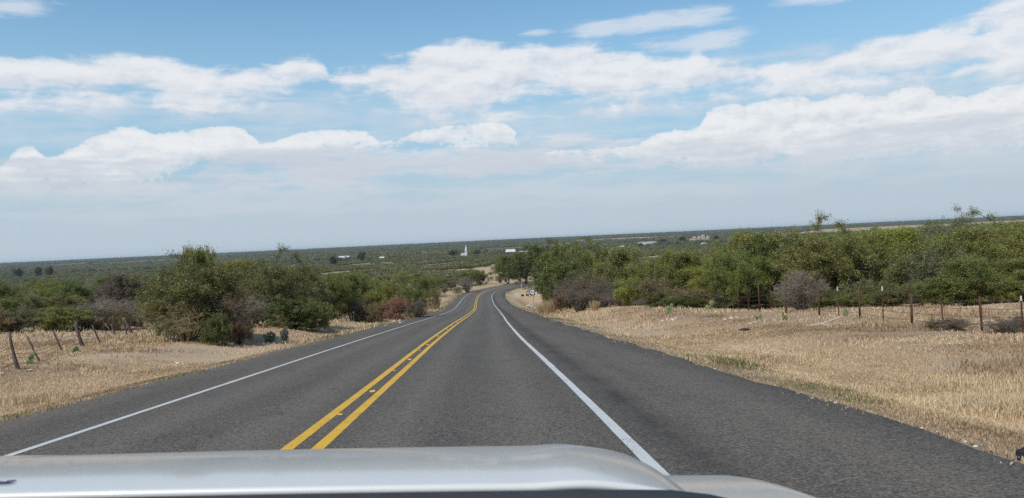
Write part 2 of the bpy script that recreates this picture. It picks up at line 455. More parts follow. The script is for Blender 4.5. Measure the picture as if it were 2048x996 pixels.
STRIPS = [[(735, 505.5), (790, 503), (860, 500.5), (862, 503), (790, 506), (735, 508)], [(872, 500.5), (905, 499), (908, 501.5), (872, 503.3)], [(1150, 480.5), (1240, 476), (1365, 471.5), (1367, 474.5), (1245, 479.5), (1150, 483.5)],
          [(175, 530.5), (245, 526), (246, 527.3), (175, 532.3)], [(1590, 466), (1640, 459), (1760, 453), (1900, 446.5), (2100, 437.5), (2100, 443.5), (1900, 455), (1760, 463), (1600, 470)]]
SP = [[at(*q) for q in poly] for poly in STRIPS]
def keepout(x, y, polys):
    ok = np.ones(len(x), bool)
    for poly in polys:
        c = np.zeros(len(x), bool)
        for i in range(len(poly)):
            a, b = poly[i], poly[(i + 1) % len(poly)]
            c ^= ((a[1] > y) != (b[1] > y)) & (x < (b[0] - a[0]) * (y - a[1]) / (b[1] - a[1] + 1e-9) + a[0])
        ok &= ~c
    return ok
a_field = (~keepout(fx_, fy_, SP)).astype(float)
a_pink = sst(toff, 3, 8) * (1 - sst(toff, 10, 18)) * (fx_ > 0) * sst(fy_, 12, 24) * (1 - sst(fy_, 50, 80))

a_bare = np.clip(sst(fbm(fx_ / 3.2, fy_ / 5.5, 131, 4), 0.54, 0.68), 0, 1) * sst(toff, 0.3, 1.5)
gm, t, p, o = mat('dry_ground')
co = objco(t)
n1, n2, n3 = noise(t, co, 0.14, 5, 0.6), noise(t, co, 1.1, 5, 0.65), noise(t, co, 9.0, 4, 0.7)
n4 = noise(t, co, 45.0, 2, 0.6)
nf = noise(t, co, 0.012, 6, 0.65)
straw, straw2, brown, grey = (0.50, 0.355, 0.210), (0.43, 0.285, 0.17), (0.28, 0.20, 0.13), (0.33, 0.28, 0.20)
c_ = mixc(t, n1.step(0.35, 0.65), straw, straw2)
c_ = mixc(t, n2.step(0.50, 0.64) * 0.8, c_, brown)
c_ = mixc(t, n3.step(0.45, 0.75) * 0.55, c_, grey)
c_ = mixc(t, n4.step(0.5, 0.8) * 0.5, c_, (0.16, 0.12, 0.08))
c_ = mixc(t, attr(t, 'bare') * (0.1 + n3 * 0.75).clamp(), c_, mixc(t, n4, (0.36, 0.27, 0.19), (0.56, 0.45, 0.33)))
c_ = mixc(t, attr(t, 'pink') * (0.3 + n2 * 0.6), c_, (0.27, 0.175, 0.115))
c_ = mixc(t, attr(t, 'green') * 0.75, c_, (0.19, 0.19, 0.07))
c_ = mixc(t, attr(t, 'soil') * (0.55 + n2 * 0.6).clamp(), c_, mixc(t, n3, (0.46, 0.34, 0.225), (0.40, 0.27, 0.17)))
c_ = mixc(t, attr(t, 'brush') * (nf * 1.5 + 0.05).clamp() , c_, (0.055, 0.068, 0.036))
c_ = mixc(t, attr(t, 'field') * 0.85, c_, mixc(t, nf, (0.50, 0.38, 0.20), (0.36, 0.25, 0.15)))
c_ = mixc(t, attr(t, 'gravel') * (n3 * 1.2).clamp(), c_, mixc(t, n4.step(0.35, 0.7), (0.06, 0.053, 0.046), (0.24, 0.20, 0.155)))
t.links.new(c_, p.inputs['Base Color']); p.inputs['Roughness'].default_value = 0.95; p.inputs['Specular IOR Level'].default_value = 0.1
bump(t, p, n3 * 0.6 + n4 * 0.4, 0.6, 0.06)
me = mesh_np('ground', np.stack([TX.ravel(), TY.ravel(), TZ.ravel()], 1), F, gm, dict(green=a_green, soil=a_soil, gravel=a_gravel, brush=a_brush, pink=a_pink, field=a_field, bare=a_bare), smooth=True)
tag(link(bpy.data.objects.new('ground', me)), 'dry grassy land sloping down to a wide brushy valley', None, None, 'structure')

# ------------------------------------------------------------------ road
def strip(name, l0, l1, dz, m, s0=0, s1=None, jit=(0.0, 0.0), ncross=1, skirt=False, step=1):
    """a sheet along the road between lateral offsets l0 and l1"""
    s1 = s1 or len(SS); ii = np.arange(s0, s1, step); n = len(ii)
    V, La, Lo = [], [], []
    fr = np.linspace(0, 1, ncross + 1)
    e0 = l0 + (fbm(SS[ii] / 2.1, SS[ii] * 0, 71, 3) - 0.5) * 2 * jit[0]; e1 = l1 + (fbm(SS[ii] / 1.3, SS[ii] * 0, 72, 3) - 0.5) * 2 * jit[1]
    cols = [e0 + (e1 - e0) * f for f in fr]
    zc = PROF(CL[ii, 1])
    cz = [np.full(n, dz)] * (ncross + 1)
    if skirt: cols = [e0 - 0.25] + cols + [e1 + 0.25]; cz = [np.full(n, dz - 0.35)] + cz + [np.full(n, dz - 0.35)]
    for cl_, z_ in zip(cols, cz):
        V.append(np.stack([CL[ii, 0] + NR[ii, 0]*cl_, CL[ii, 1] + NR[ii, 1]*cl_, PROF(CL[ii, 1] + NR[ii, 1]*cl_) + z_], 1)); La.append(cl_); Lo.append(SS[ii])
    nc = len(cols); V = np.concatenate(V)
    g = np.arange(nc * n).reshape(nc, n)
    F = np.stack([g[:-1, :-1], g[1:, :-1], g[1:, 1:], g[:-1, 1:]], -1).reshape(-1, 4)
    me = mesh_np(name, V, F, m, dict(lat=np.concatenate(La), lon=np.concatenate(Lo)), smooth=False)
    ob = link(bpy.data.objects.new(name, me)); tag(ob, kind='structure'); return ob

rm, t, p, o = mat('asphalt')
co = objco(t)
lat, lon = attr(t, 'lat'), attr(t, 'lon')
s1 = noise(t, co, 55.0, 2, 0.7); s2 = noise(t, co, 7.0, 4, 0.7); s3 = noise(t, combine(t, lat * 0.6, lon * 0.05, 0.0), 1.6, 5, 0.6)
s4 = noise(t, combine(t, lat * 0.5, lon * 0.14, 4.0), 1.2, 5, 0.6)
vo = t.nodes.new('ShaderNodeTexVoronoi'); vo.inputs['Scale'].default_value = 50.0; t.links.new(co, vo.inputs['Vector'])
vf = S(t, vo.outputs['Color'])
sepc = t.nodes.new('ShaderNodeSeparateColor'); t.links.new(vo.outputs['Color'], sepc.inputs[0]); vr = S(t, sepc.outputs[0])
rightlane = lat.step(-0.3, 0.3)
g1 = noise(t, co, 22.0, 4, 0.75); g2 = noise(t, co, 0.9, 5, 0.65)
c_ = mixc(t, rightlane, (0.134, 0.114, 0.095), (0.122, 0.108, 0.094))
c_ = mixc(t, lat.step(3.7, 4.3), c_, (0.142, 0.121, 0.101))
c_ = mixc(t, s3.step(0.38, 0.68) * 0.55, c_, (0.082, 0.073, 0.066))
c_ = mixc(t, s4.step(0.52, 0.72) * 0.5, c_, (0.134, 0.120, 0.104))
wheel = ((1.0 - ((lat.abs() - 1.8).abs() - 0.85).abs() * 1.8).clamp()) * (lat.abs() * -1.0).step(-3.5, -3.3)
c_ = mixc(t, wheel * (0.35 + s3 * 0.6).clamp(), c_, (0.168, 0.150, 0.130))
dark = (1.0 - ((lat - 4.15 + (s4 - 0.5) * 0.45) * 2.3).abs()).clamp() * (0.55 + g2.step(0.35, 0.65) * 0.45).clamp()

c_ = mixc(t, g2.step(0.60, 0.72) * 0.45, c_, (0.045, 0.043, 0.042))
# sealed joints across and along the lanes, and a few dark blots
jn = (1.0 - ((lon * (1 / 31.0) + (s2 - 0.5) * 0.006 + lat * 0.004)._m('FRACT') - 0.5).abs() * 260.0).clamp() * lat.step(-3.6, -3.4) * 0.0
crk = (1.0 - ((noise(t, combine(t, lat * 0.25, lon * 0.09, 7.0), 1.0, 6, 0.62) - 0.5) * 130.0).abs()).clamp() * g2.step(0.42, 0.55)
c_ = mixc(t, crk * 0.35, c_, (0.028, 0.027, 0.026))
blot = noise(t, combine(t, lat * 1.1, lon * 0.5, 2.0), 1.0, 3, 0.5).step(0.70, 0.78)
c_ = mixc(t, blot * 0.7, c_, (0.032, 0.031, 0.031))
c_ = mixc(t, g1.step(0.50, 0.66) * 0.38, c_, (0.036, 0.034, 0.033))
c_ = mixc(t, (g1 * -1.0).step(-0.44, -0.30) * 0.45, c_, (0.150, 0.138, 0.124))
c_ = mixc(t, vr.step(0.66, 0.92) * 0.52, c_, (0.240, 0.212, 0.182))
c_ = mixc(t, (vr * -1.0).step(-0.40, -0.10) * 0.52, c_, (0.022, 0.020, 0.018))
c_ = mixc(t, dark * 0.68, c_, (0.030, 0.029, 0.030))
t.links.new(c_, p.inputs['Base Color']); p.inputs['Roughness'].default_value = 0.9; p.inputs['Specular IOR Level'].default_value = 0.12
bump(t, p, vr * 0.4 + s1 * 0.3 + g1 * 0.3, 0.7, 0.02)
strip('road', -HWL, HWR, 0.0, rm, jit=(0.30, 0.34), ncross=14, skirt=True)

def paint(name, c, wear, bare=(0.05, 0.048, 0.046)):
    m, t, p, o = mat(name); co = objco(t)
    a_, b_ = noise(t, co, 38.0, 3, 0.7), noise(t, co, 2.2, 4, 0.6)
    f = (a_ + (b_ - 0.5) * 0.5).step(wear - 0.05, wear + 0.10)
    t.links.new(mixc(t, f, bare, mixc(t, b_, tuple(v * 0.86 for v in c), c)), p.inputs['Base Color'])
    p.inputs['Roughness'].default_value = 0.7; bump(t, p, a_, 0.3, 0.006); return m
yel = paint('yellow_paint', (0.68, 0.39, 0.025), 0.33)
wht = paint('white_paint', (0.55, 0.55, 0.53), 0.32)
strip('center_line', -0.255, -0.105, 0.004, yel, jit=(0.008, 0.008))
strip('center_line', 0.105, 0.255, 0.004, yel, jit=(0.008, 0.008))
strip('edge_line', -3.66, -3.54, 0.004, wht, jit=(0.015, 0.015))
strip('edge_line', 3.54, 3.67, 0.004, wht, jit=(0.015, 0.015))

# ------------------------------------------------------------------ plants
def leaf_material(name, trans=0.25, second=(0.16, 0.13, 0.05), amount=0.5):
    """leaf colour comes from the crown's own object colour; 'tone' varies it leaf by leaf and clump by clump"""
    m = bpy.data.materials.new(name); m.use_nodes = True; t = m.node_tree; t.nodes.clear()
    o = t.nodes.new('ShaderNodeOutputMaterial'); d = t.nodes.new('ShaderNodeBsdfDiffuse'); tr = t.nodes.new('ShaderNodeBsdfTranslucent')
    gl = t.nodes.new('ShaderNodeBsdfGlossy'); gl.inputs['Roughness'].default_value = 0.45
    oi = t.nodes.new('ShaderNodeObjectInfo')
    tone, hue = attr(t, 'tone'), attr(t, 'hue')
    c = mixc(t, hue * amount, oi.outputs['Color'], second)
    h = t.nodes.new('ShaderNodeHueSaturation'); t.links.new(c, h.inputs['Color'])
    t.links.new((tone * 0.75 + 0.68).k, h.inputs['Value']); h.inputs['Saturation'].default_value = 1.0
    t.links.new(h.outputs[0], d.inputs[0]); t.links.new(h.outputs[0], tr.inputs[0])
    a = t.nodes.new('ShaderNodeMixShader'); a.inputs[0].default_value = trans
    t.links.new(d.outputs[0], a.inputs[1]); t.links.new(tr.outputs[0], a.inputs[2])
    b = t.nodes.new('ShaderNodeMixShader'); b.inputs[0].default_value = 0.03
    t.links.new(a.outputs[0], b.inputs[1]); t.links.new(gl.outputs[0], b.inputs[2]); t.links.new(b.outputs[0], o.inputs[0])
    return m
LEAF = leaf_material('green_leaves', 0.40)
BARK = varied('dark_bark', (0.045, 0.036, 0.03), (0.10, 0.085, 0.07), 9, 0.9, (1, 1, 0.3))
m_, t_, p_, o_ = mat('dry_twigs')
oi_ = t_.nodes.new('ShaderNodeObjectInfo')
hs_ = t_.nodes.new('ShaderNodeHueSaturation'); t_.links.new(oi_.outputs['Color'], hs_.inputs['Color'])
t_.links.new((noise(t_, objco(t_), 3.0, 3) * 0.9 + 0.55).k, hs_.inputs['Value'])
t_.links.new(hs_.outputs[0], p_.inputs['Base Color']); p_.inputs['Roughness'].default_value = 0.9; p_.inputs['Specular IOR Level'].default_value = 0.15
TWIG = m_

def unit(rng, n):
    v = rng.normal(size=(n, 3)); return v / np.linalg.norm(v, axis=1)[:, None]

def leaves_np(rng, pos, size, asp, tone, hue, droop=0.0):
    """diamond leaves, each gently folded along its rib"""
    n = len(pos)
    d = unit(rng, n); d[:, 2] = d[:, 2] * 0.7 - droop; d /= np.linalg.norm(d, axis=1)[:, None]
    up = unit(rng, n) * 0.75 + np.array([0, 0, 0.8])
    s = np.cross(d, up); s /= np.linalg.norm(s, axis=1)[:, None] + 1e-9
    nn = np.cross(s, d)
    L = size * rng.uniform(0.6, 1.4, n)[:, None]; Wd = L * asp
    V = np.stack([pos - d * L * 0.5, pos + s * Wd * 0.5 + nn * Wd * 0.12, pos + d * L * 0.5, pos - s * Wd * 0.5 + nn * Wd * 0.12], 1).reshape(-1, 3)
    F = np.arange(4 * n).reshape(n, 4)
    return V, F, np.repeat(tone, 4), np.repeat(hue, 4)

def prisms(P0, P1, r0, r1, sides=3):
    """many tapered prisms at once"""
    n = len(P0); d = P1 - P0; L = np.linalg.norm(d, axis=1)[:, None] + 1e-9; d = d / L
    ref = np.where(np.abs(d[:, 2:3]) < 0.9, np.array([[0, 0, 1.0]]), np.array([[1.0, 0, 0]]))
    a = np.cross(d, ref); a /= np.linalg.norm(a, axis=1)[:, None]; b = np.cross(d, a)
    an = np.arange(sides) * 2 * math.pi / sides
    ring = a[:, None, :] * np.cos(an)[None, :, None] + b[:, None, :] * np.sin(an)[None, :, None]
    V = np.concatenate([P0[:, None, :] + ring * r0[:, None, None], P1[:, None, :] + ring * r1[:, None, None]], 1).reshape(-1, 3)
    base = (np.arange(n) * 2 * sides)[:, None]
    F = []
    for q in range(sides):
        q2 = (q + 1) % sides
        F.append(np.concatenate([base + q, base + q2, base + sides + q2, base + sides + q], 1))
    return V, np.concatenate(F)

def tree_meshes(name, seed, h, rx, cb, n_clump, per, leaf, cr, stems=3, asp=0.45, droop=0.15, shell=0.5, lobes=0.35, sprigs=3, trunk_r=0.055, hue_spread=0.5, bare=0.0):
    """a trunk-and-limbs mesh and a crown mesh. cb: height where leaves begin; cr: radius of a leaf clump"""
    rng = np.random.default_rng(seed)
    cz, rz = (h + cb) / 2, (h - cb) / 2
    d = unit(rng, n_clump * 3)
    lobe = 1 + lobes * 2.2 * (np.array([vnoise(d[:, 0] * 2.1 + 5, d[:, 1] * 2.1 + d[:, 2] * 1.7, seed), ]).ravel() - 0.5)
    rad = rng.uniform(0, 1, len(d)) ** shell
    cen = d * (rad * lobe)[:, None] * np.array([rx - cr * 0.6, (rx - cr * 0.6) * 0.95, rz - cr * 0.4]) + np.array([0, 0, cz])
    # a flat-bottomed, wider-above crown: pull the low points in
    f = np.clip((cen[:, 2] - cb) / (h - cb), 0, 1); cen[:, :2] *= (0.62 + 0.38 * np.sqrt(f))[:, None]
    cen = cen[cen[:, 2] > cb * 0.8 + 0.05][:n_clump]
    if sprigs:
        sp = []
        for _ in range(sprigs):
            b0 = cen[rng.integers(len(cen))].copy(); b0[2] = h - rz * 0.50; b0[:2] *= 0.8
            for j in range(3): sp.append(b0 + np.array([rng.normal() * 0.2, rng.normal() * 0.2, j * 0.20 * rng.uniform(0.6, 1.2)]))
        cen = np.concatenate([cen, np.array(sp)])
    # --- limbs: every clump hangs on the nearest limb node below it
    nodes, par = [np.zeros(3)], [-1]
    for s_ in range(stems):
        a = rng.uniform(0, 2 * math.pi) if stems > 1 else 0; lean = rng.uniform(0.25, 0.6) if stems > 1 else 0.1
        top = np.array([math.cos(a) * rx * lean, math.sin(a) * rx * lean, cz + rz * rng.uniform(-0.1, 0.35)])
        bend = rng.normal(size=3) * np.array([0.12, 0.12, 0.03]) * h * 0.6
        b0 = np.array([math.cos(a), math.sin(a), 0]) * 0.10 * stems * 0.5; prev = 0
        for q in np.linspace(0.12, 1, 8):
            pnt = b0 + (top - b0) * np.array([q ** 1.2, q ** 1.2, q]) + bend * math.sin(q * math.pi) + rng.normal(size=3) * 0.05
            nodes.append(pnt); par.append(prev); prev = len(nodes) - 1
    order = np.argsort(np.linalg.norm(cen - np.array([0, 0, cb * 0.6]), axis=1))
    tips = []
    for ci in order:
        c = cen[ci]; N = np.array(nodes); dd = np.linalg.norm(N - c, axis=1) + np.maximum(0, N[:, 2] - c[2] + 0.1) * 1.5; dd[0] += 9
        j = int(dd.argmin()); p0 = nodes[j]; prev = j; L = np.linalg.norm(c - p0); k_ = max(2, int(L / 0.5) + 1)
        sag = rng.normal(size=3) * 0.10 * L + np.array([0, 0, 0.10 * L])
        for q in np.linspace(0, 1, k_ + 1)[1:]:
            nodes.append(p0 + (c - p0) * q + sag * math.sin(q * math.pi)); par.append(prev); prev = len(nodes) - 1
        tips.append((prev, ci))
    nodes = np.array(nodes); par = np.array(par)
    wgt = np.zeros(len(nodes))
    for tp, _ in tips:
        i = tp
        while i >= 0: wgt[i] += 1; i = par[i]
    r = 0.010 + trunk_r * (wgt / max(wgt[1:].max(), 1)) ** 0.55 * h / 5
    e = np.arange(1, len(nodes)); e = e[wgt[e] > 0]
    V, F = prisms(nodes[par[e]], nodes[e], np.where(par[e] == 0, r[e] * 1.2, np.minimum(r[par[e]], r[e] * 1.6)), r[e], 5)
    # fine twigs in each clump
    nt_ = 5; src = np.repeat(cen, nt_, 0); dirs = unit(rng, len(src)); dirs[:, 2] = dirs[:, 2] * 0.8
    tip = src + dirs * cr * rng.uniform(0.6, 1.15, len(src))[:, None]
    V2, F2 = prisms(src, tip, np.full(len(src), 0.010), np.full(len(src), 0.004), 3)
    TV, TF = np.concatenate([V, V2]), np.concatenate([F, F2 + len(V)])
    # --- leaves strung along those twigs
    keep = rng.uniform(size=len(cen)) >= bare
    kk = np.repeat(keep, nt_); src, tip = src[kk], tip[kk]
    pt = max(1, per // nt_); n = len(src) * pt
    q = rng.uniform(0.1, 1.1, n)[:, None]; S0, S1 = np.repeat(src, pt, 0), np.repeat(tip, pt, 0)
    pos = S0 + (S1 - S0) * q + rng.normal(size=(n, 3)) * cr * 0.20
    pos[:, 2] = np.maximum(pos[:, 2], 0.03)
    ct = np.repeat(rng.uniform(0, 1, len(cen))[keep], nt_ * pt); ch = np.repeat(rng.uniform(0, 1, len(cen))[keep] ** 1.6, nt_ * pt)
    tone = np.clip(ct * 0.55 + rng.uniform(0, 1, n) * 0.45, 0, 1); hue = np.clip(ch * hue_spread * 1.5 + rng.uniform(-0.2, 0.35, n), 0, 1)
    Vl, Fl, to, hu = leaves_np(rng, pos, leaf, asp, tone, hue, droop)
    rad_ = np.percentile(np.hypot(Vl[:, 0], Vl[:, 1]), 97); fz = h / np.percentile(Vl[:, 2], 99.7); fr = rx / rad_
    sc_ = np.array([fr, fr, fz]); Vl = Vl * sc_; TV = TV * sc_
    trunk = mesh_np(name + '_trunk', TV, TF, BARK)
    crown = mesh_np(name + '_crown', Vl, Fl, LEAF, dict(tone=to, hue=hu))
    return trunk, crown

def twig_mesh(name, seed, h, rx, stems=26, subs=5, tw=5, r=0.012, spread=1.0):
    """a leafless bush: stems fanning from the base, each forking twice"""
    rng = np.random.default_rng(seed)
    P0, P1, R0, R1 = [], [], [], []
    for i in range(stems):
        a = rng.uniform(0, 2 * math.pi); rr_ = rng.uniform(0, 1) ** 0.6
        end = np.array([math.cos(a) * rx * rr_, math.sin(a) * rx * rr_, h * rng.uniform(0.55, 1.0) * math.sqrt(max(0.05, 1 - (rr_ * 0.85) ** 2))])
        b = np.array([math.cos(a), math.sin(a), 0]) * rng.uniform(0.02, 0.25) * rx * 0.5
        bend = np.array([0, 0, 0.22 * h]) * rng.uniform(0, 1) + rng.normal(size=3) * 0.08 * h
        pts = [b + (end - b) * q + bend * math.sin(q * math.pi) for q in np.linspace(0, 1, 6)]
        for j in range(5):
            P0.append(pts[j]); P1.append(pts[j+1]); R0.append(r * (1.6 - 0.25 * j)); R1.append(r * (1.35 - 0.25 * j))
        for s_ in range(subs):
            q = rng.uniform(0.25, 1); p0 = b + (end - b) * q + bend * math.sin(q * math.pi)
            d = unit(rng, 1)[0]; d[2] = abs(d[2]) * 0.7 + 0.1; L = h * rng.uniform(0.14, 0.34); p1 = p0 + d * L
            P0.append(p0); P1.append(p1); R0.append(r * 0.7); R1.append(r * 0.4)
            for k_ in range(tw):
                qq = rng.uniform(0.3, 1); p2 = p0 + (p1 - p0) * qq; d2 = unit(rng, 1)[0]; d2[2] = d2[2] * 0.6 + 0.2
                p3 = p2 + d2 * L * rng.uniform(0.3, 0.7); P0.append(p2); P1.append(p3); R0.append(r * 0.45); R1.append(r * 0.25)
    P0, P1 = np.array(P0), np.array(P1); P0[:, 2] = np.maximum(P0[:, 2], 0); P1[:, 2] = np.maximum(P1[:, 2], 0.02)
    V, F = prisms(P0, P1, np.array(R0), np.array(R1), 3)
    return mesh_np(name, V, F, TWIG)

# unit plants: built at their natural size and then scaled
MESQ = [tree_meshes('mesquite', 11 + i, 5.0, 3.3, 0.30, 260, 190, 0.112, 0.54, stems=4, droop=0.30, asp=0.36, shell=0.40, lobes=0.75, sprigs=9) for i in range(4)]
OAK = [tree_meshes('oak', 51 + i, 6.0, 3.6, 0.45, 250, 200, 0.135, 0.62, stems=3, droop=0.10, asp=0.48, shell=0.42, lobes=0.8, sprigs=4, trunk_r=0.10, hue_spread=0.3) for i in range(3)]
SHRUB = [tree_meshes('shrub', 81 + i, 2.4, 1.9, 0.0, 110, 170, 0.080, 0.38, stems=5, droop=0.0, asp=0.5, shell=0.5, lobes=0.4, sprigs=2, trunk_r=0.03) for i in range(3)]
THIN = [tree_meshes('thin', 101 + i, 3.2, 2.3, 0.05, 120, 130, 0.085, 0.46, stems=6, droop=0.1, asp=0.4, shell=0.45, lobes=0.7, sprigs=5, trunk_r=0.035, bare=0.35, hue_spread=0.9) for i in range(2)]
TWIGS = [twig_mesh('bare_stems', 121 + i, 2.6, 2.0, 60, 7, 5, 0.017) for i in range(3)]
NAT = dict(mesq=(5.0, 3.3), oak=(6.0, 3.6), shrub=(2.4, 1.9), thin=(3.2, 2.3), bare=(2.6, 2.0))
KIND = dict(mesq=('mesquite_tree', MESQ, 'tree'), oak=('oak_tree', OAK, 'tree'), shrub=('green_shrub', SHRUB, 'shrub'), thin=('brown_shrub', THIN, 'shrub'), bare=('bare_bush', TWIGS, 'bush'))
prng = random.Random(7)
GREEN = dict(dk=(0.135, 0.165, 0.045), md=(0.20, 0.235, 0.058), ol=(0.272, 0.272, 0.075), yl=(0.35, 0.355, 0.060), lm=(0.32, 0.36, 0.068), br=(0.33, 0.255, 0.135), rd=(0.42, 0.21, 0.14),
             gy=(0.25, 0.21, 0.170), dg=(0.18, 0.146, 0.115), gg=(0.26, 0.262, 0.130), rb=(0.22, 0.125, 0.085), od=(0.205, 0.200, 0.068), tn=(0.34, 0.27, 0.195), sg=(0.28, 0.34, 0.24))
def jitc(c, a=0.12):
    f = 1 + prng.uniform(-a, a); return (c[0] * f * (1 + prng.uniform(-a, a) * 0.6), c[1] * f, c[2] * f * (1 + prng.uniform(-a, a) * 0.6))
def plant(kind, loc, h, wid, color, label, group=None, v=None, sink=0.05):
    nm, var, cat = KIND[kind]; nh, nrx = NAT[kind]
    v = prng.randrange(len(var)) if v is None else v
    root = empty(nm, (loc[0], loc[1], loc[2] - sink), prng.uniform(0, 6.28), label, cat, group)
    sx = wid / 2 / nrx; root.scale = (sx, sx * prng.uniform(0.9, 1.1), h / nh)
    if kind == 'bare':
        part('stems', var[v], root, color)
    else:
        tr, cr_ = var[v]; part('trunk', tr, root); part('crown', cr_, root, color)
    return root
def seen(kind, px, top, dist, wid, tone, label, group=None, v=None, minh=0.6):
    """a plant the photo shows: column px, top row, distance ahead and width in metres"""
    p, h = at_d(px, dist, top)
    if group == G3 and kind in ('mesq', 'oak'): h *= 1.06
    return plant(kind, p, max(h, minh), wid, jitc(GREEN[tone], 0.06), label, group, v)

# ---- left of the road
# (groups are named once and used by the builders above)
G1, G2, G3 = 'brush along the left of the road', 'brush behind the left fence', 'thicket along the right of the road'
seen('mesq', 385, 514, 43, 5.8, 'od', 'tall olive bush nearest the left verge with feathery sprigs rising above the skyline', G1, 0)
seen('mesq', 406, 492, 44.5, 2.8, 'ol', 'brighter olive-green upright mesquite in the top of the big left bush', G1, 1)
seen('thin', 340, 536, 43.5, 3.6, 'od', 'thin olive-brown shrub on the fence side of the big left bush', G1, 0)
seen('thin', 452, 560, 42.5, 3.8, 'br', 'brownish shrub with bare grey branches on the road side of the big left bush', G1, 1)
seen('bare', 372, 600, 41.2, 4.4, 'br', 'tangle of dark brown bare stems under the big left bush', G1, 0)
seen('thin', 352, 612, 41.0, 2.4, 'gg', 'low olive shrub at the foot of the big left bush beside the wooden fence', G1, 0)
seen('shrub', 430, 626, 40.0, 1.8, 'dk', 'small dark green shrub low at the foot of the big left bush', G1, 0)
seen('shrub', 478, 630, 41.5, 1.5, 'rb', 'small dark red-brown dead-leaved shrub beside the big left bush', G1, 1)
seen('mesq', 566, 496, 60, 7.0, 'od', 'mesquite with dark crooked limbs showing, second clump on the left, crown crossing the skyline', G1, 2)
seen('mesq', 520, 545, 61, 5.0, 'od', 'lower mesquite on the left shoulder of the second clump', G1, 3)
seen('bare', 500, 590, 57, 4.2, 'gy', 'grey bare bush in the gap between the two nearest left clumps', G1, 1)
seen('shrub', 590, 590, 56.0, 4.0, 'dk', 'low dark green shrub at the foot of the second left clump', G1, 1)
seen('shrub', 628, 600, 57.5, 2.8, 'md', 'rounded dark green shrub closing the road end of the second left clump', G1, 2)
seen('thin', 640, 560, 64, 4.5, 'br', 'thin brownish shrub right behind the second left clump', G1, 0)
seen('mesq', 662, 545, 80, 5.5, 'md', 'mid green mesquite between the second and third left clumps', G1, 0)
seen('mesq', 705, 545, 85, 5.5, 'md', 'leafy green mesquite at the start of the third left clump', G1, 1)
seen('bare', 720, 592, 81, 4.0, 'dg', 'dark bare bush in shade at the foot of the third left clump', G1, 2)
seen('shrub', 742, 578, 82.5, 4.2, 'yl', 'yellow-green leafy shrub in the middle of the third left clump', G1, 0)
seen('thin', 760, 598, 79.5, 3.2, 'br', 'brown shrub at the foot of the third left clump', G1, 1)
seen('shrub', 788, 590, 79, 3.3, 'rd', 'rust-red dead-leaved shrub at the front of the third left clump', G1, 1)
seen('mesq', 826, 562, 88, 5.2, 'md', 'green mesquite with low bare branches at the road end of the third left clump', G1, 2)
seen('bare', 838, 600, 85, 3.4, 'dg', 'low bare branches reaching towards the road below the last left mesquite', G1, 0)
seen('mesq', 770, 548, 97, 6.0, 'ol', 'olive mesquite behind the rust-red shrub', G1, 3)
seen('mesq', 610, 528, 92, 6.5, 'ol', 'olive mesquite behind the second left clump', G1, 0)
seen('mesq', 470, 520, 80, 6.5, 'ol', 'olive mesquite filling the gap behind the two nearest left clumps', G1, 1)
seen('thin', 870, 566, 150, 5.0, 'br', 'reddish thin shrub beside the left verge before the bend', G1, 0)
seen('bare', 935, 553, 236, 8.0, 'gy', 'large rounded grey bare bush on the outside of the bend', G1, 1)
seen('thin', 915, 572, 232, 4.5, 'gg', 'low grey-green shrub beside the large grey bush on the bend', G1, 1)
# the brush line behind the straw field, left
for (kd, px, tp, ds, wd, tn, lb) in [
    ('mesq', 30, 584, 61, 5.5, 'md', 'mid green mesquite at the left picture edge behind the straw field'),
    ('mesq', 92, 578, 62, 5.6, 'od', 'broad olive mesquite with thin trunks showing, behind the straw field'),
    ('shrub', 8, 614, 58, 4.0, 'br', 'brown low shrub at the left edge where the straw field ends'),
    ('thin', 62, 606, 58.5, 4.2, 'gg', 'grey-green thin shrub under the broad olive mesquite'),
    ('shrub', 122, 612, 58.5, 4.2, 'ol', 'yellow-olive shrub low along the end of the straw field'),
    ('mesq', 132, 592, 63, 4.6, 'ol', 'olive mesquite with a bare sandy patch above it'),
    ('thin', 160, 606, 60, 4.4, 'gg', 'grey-green thin shrub left of the bare grey bushes'),
    ('bare', 190, 600, 61, 5.2, 'gy', 'wide grey bare bush behind the middle of the straw field'),
    ('bare', 226, 596, 62, 5.2, 'gy', 'purple-grey bare bush behind the leaning posts'),
    ('thin', 245, 606, 60, 3.6, 'br', 'brownish yellow shrub between grey bushes behind the leaning posts'),
    ('bare', 272, 596, 69, 5.0, 'dg', 'dark grey bush nearest the big left bush behind the field'),
    ('thin', 318, 580, 66, 4.2, 'ol', 'olive thin shrub half hidden by the big left bush'),
    ('mesq', 135, 563, 90, 6.0, 'md', 'round green mesquite standing by the sandy clearing'),
    ('bare', 172, 566, 93, 5.0, 'gy', 'pale grey bare bush on the sandy clearing'),
    ('mesq', 252, 545, 86, 5.5, 'dg', 'dark brownish mesquite right of the sandy clearing'),
    ('mesq', 222, 552, 110, 6.0, 'md', 'green mesquite beyond the sandy clearing')]:
    seen(kd, px, tp, ds, wd, tn, lb, G2)
for (kd, px, tp, ds, wd, tn, lb) in [('mesq', 905, 548, 262, 9, 'gg', 'grey-green mesquite on the pale clearing behind the large grey bush'), ('mesq', 872, 550, 258, 8, 'ol', 'olive mesquite at the left of the pale clearing'), ('shrub', 958, 540, 300, 9, 'dk', 'dark shrub on the pale clearing beside the track'),
    ('mesq', 935, 538, 290, 10, 'md', 'green mesquite behind the large grey bush'), ('thin', 888, 566, 225, 6, 'gg', 'low pale shrub on the near edge of the clearing'), ('mesq', 850, 548, 215, 9, 'md', 'green mesquite beyond the third left clump'), ('bare', 1001, 551, 310, 5, 'dg', 'small dark bush on the track beyond the bend')]:
    seen(kd, px, tp, ds, wd, tn, lb, 'plants on the pale clearing')
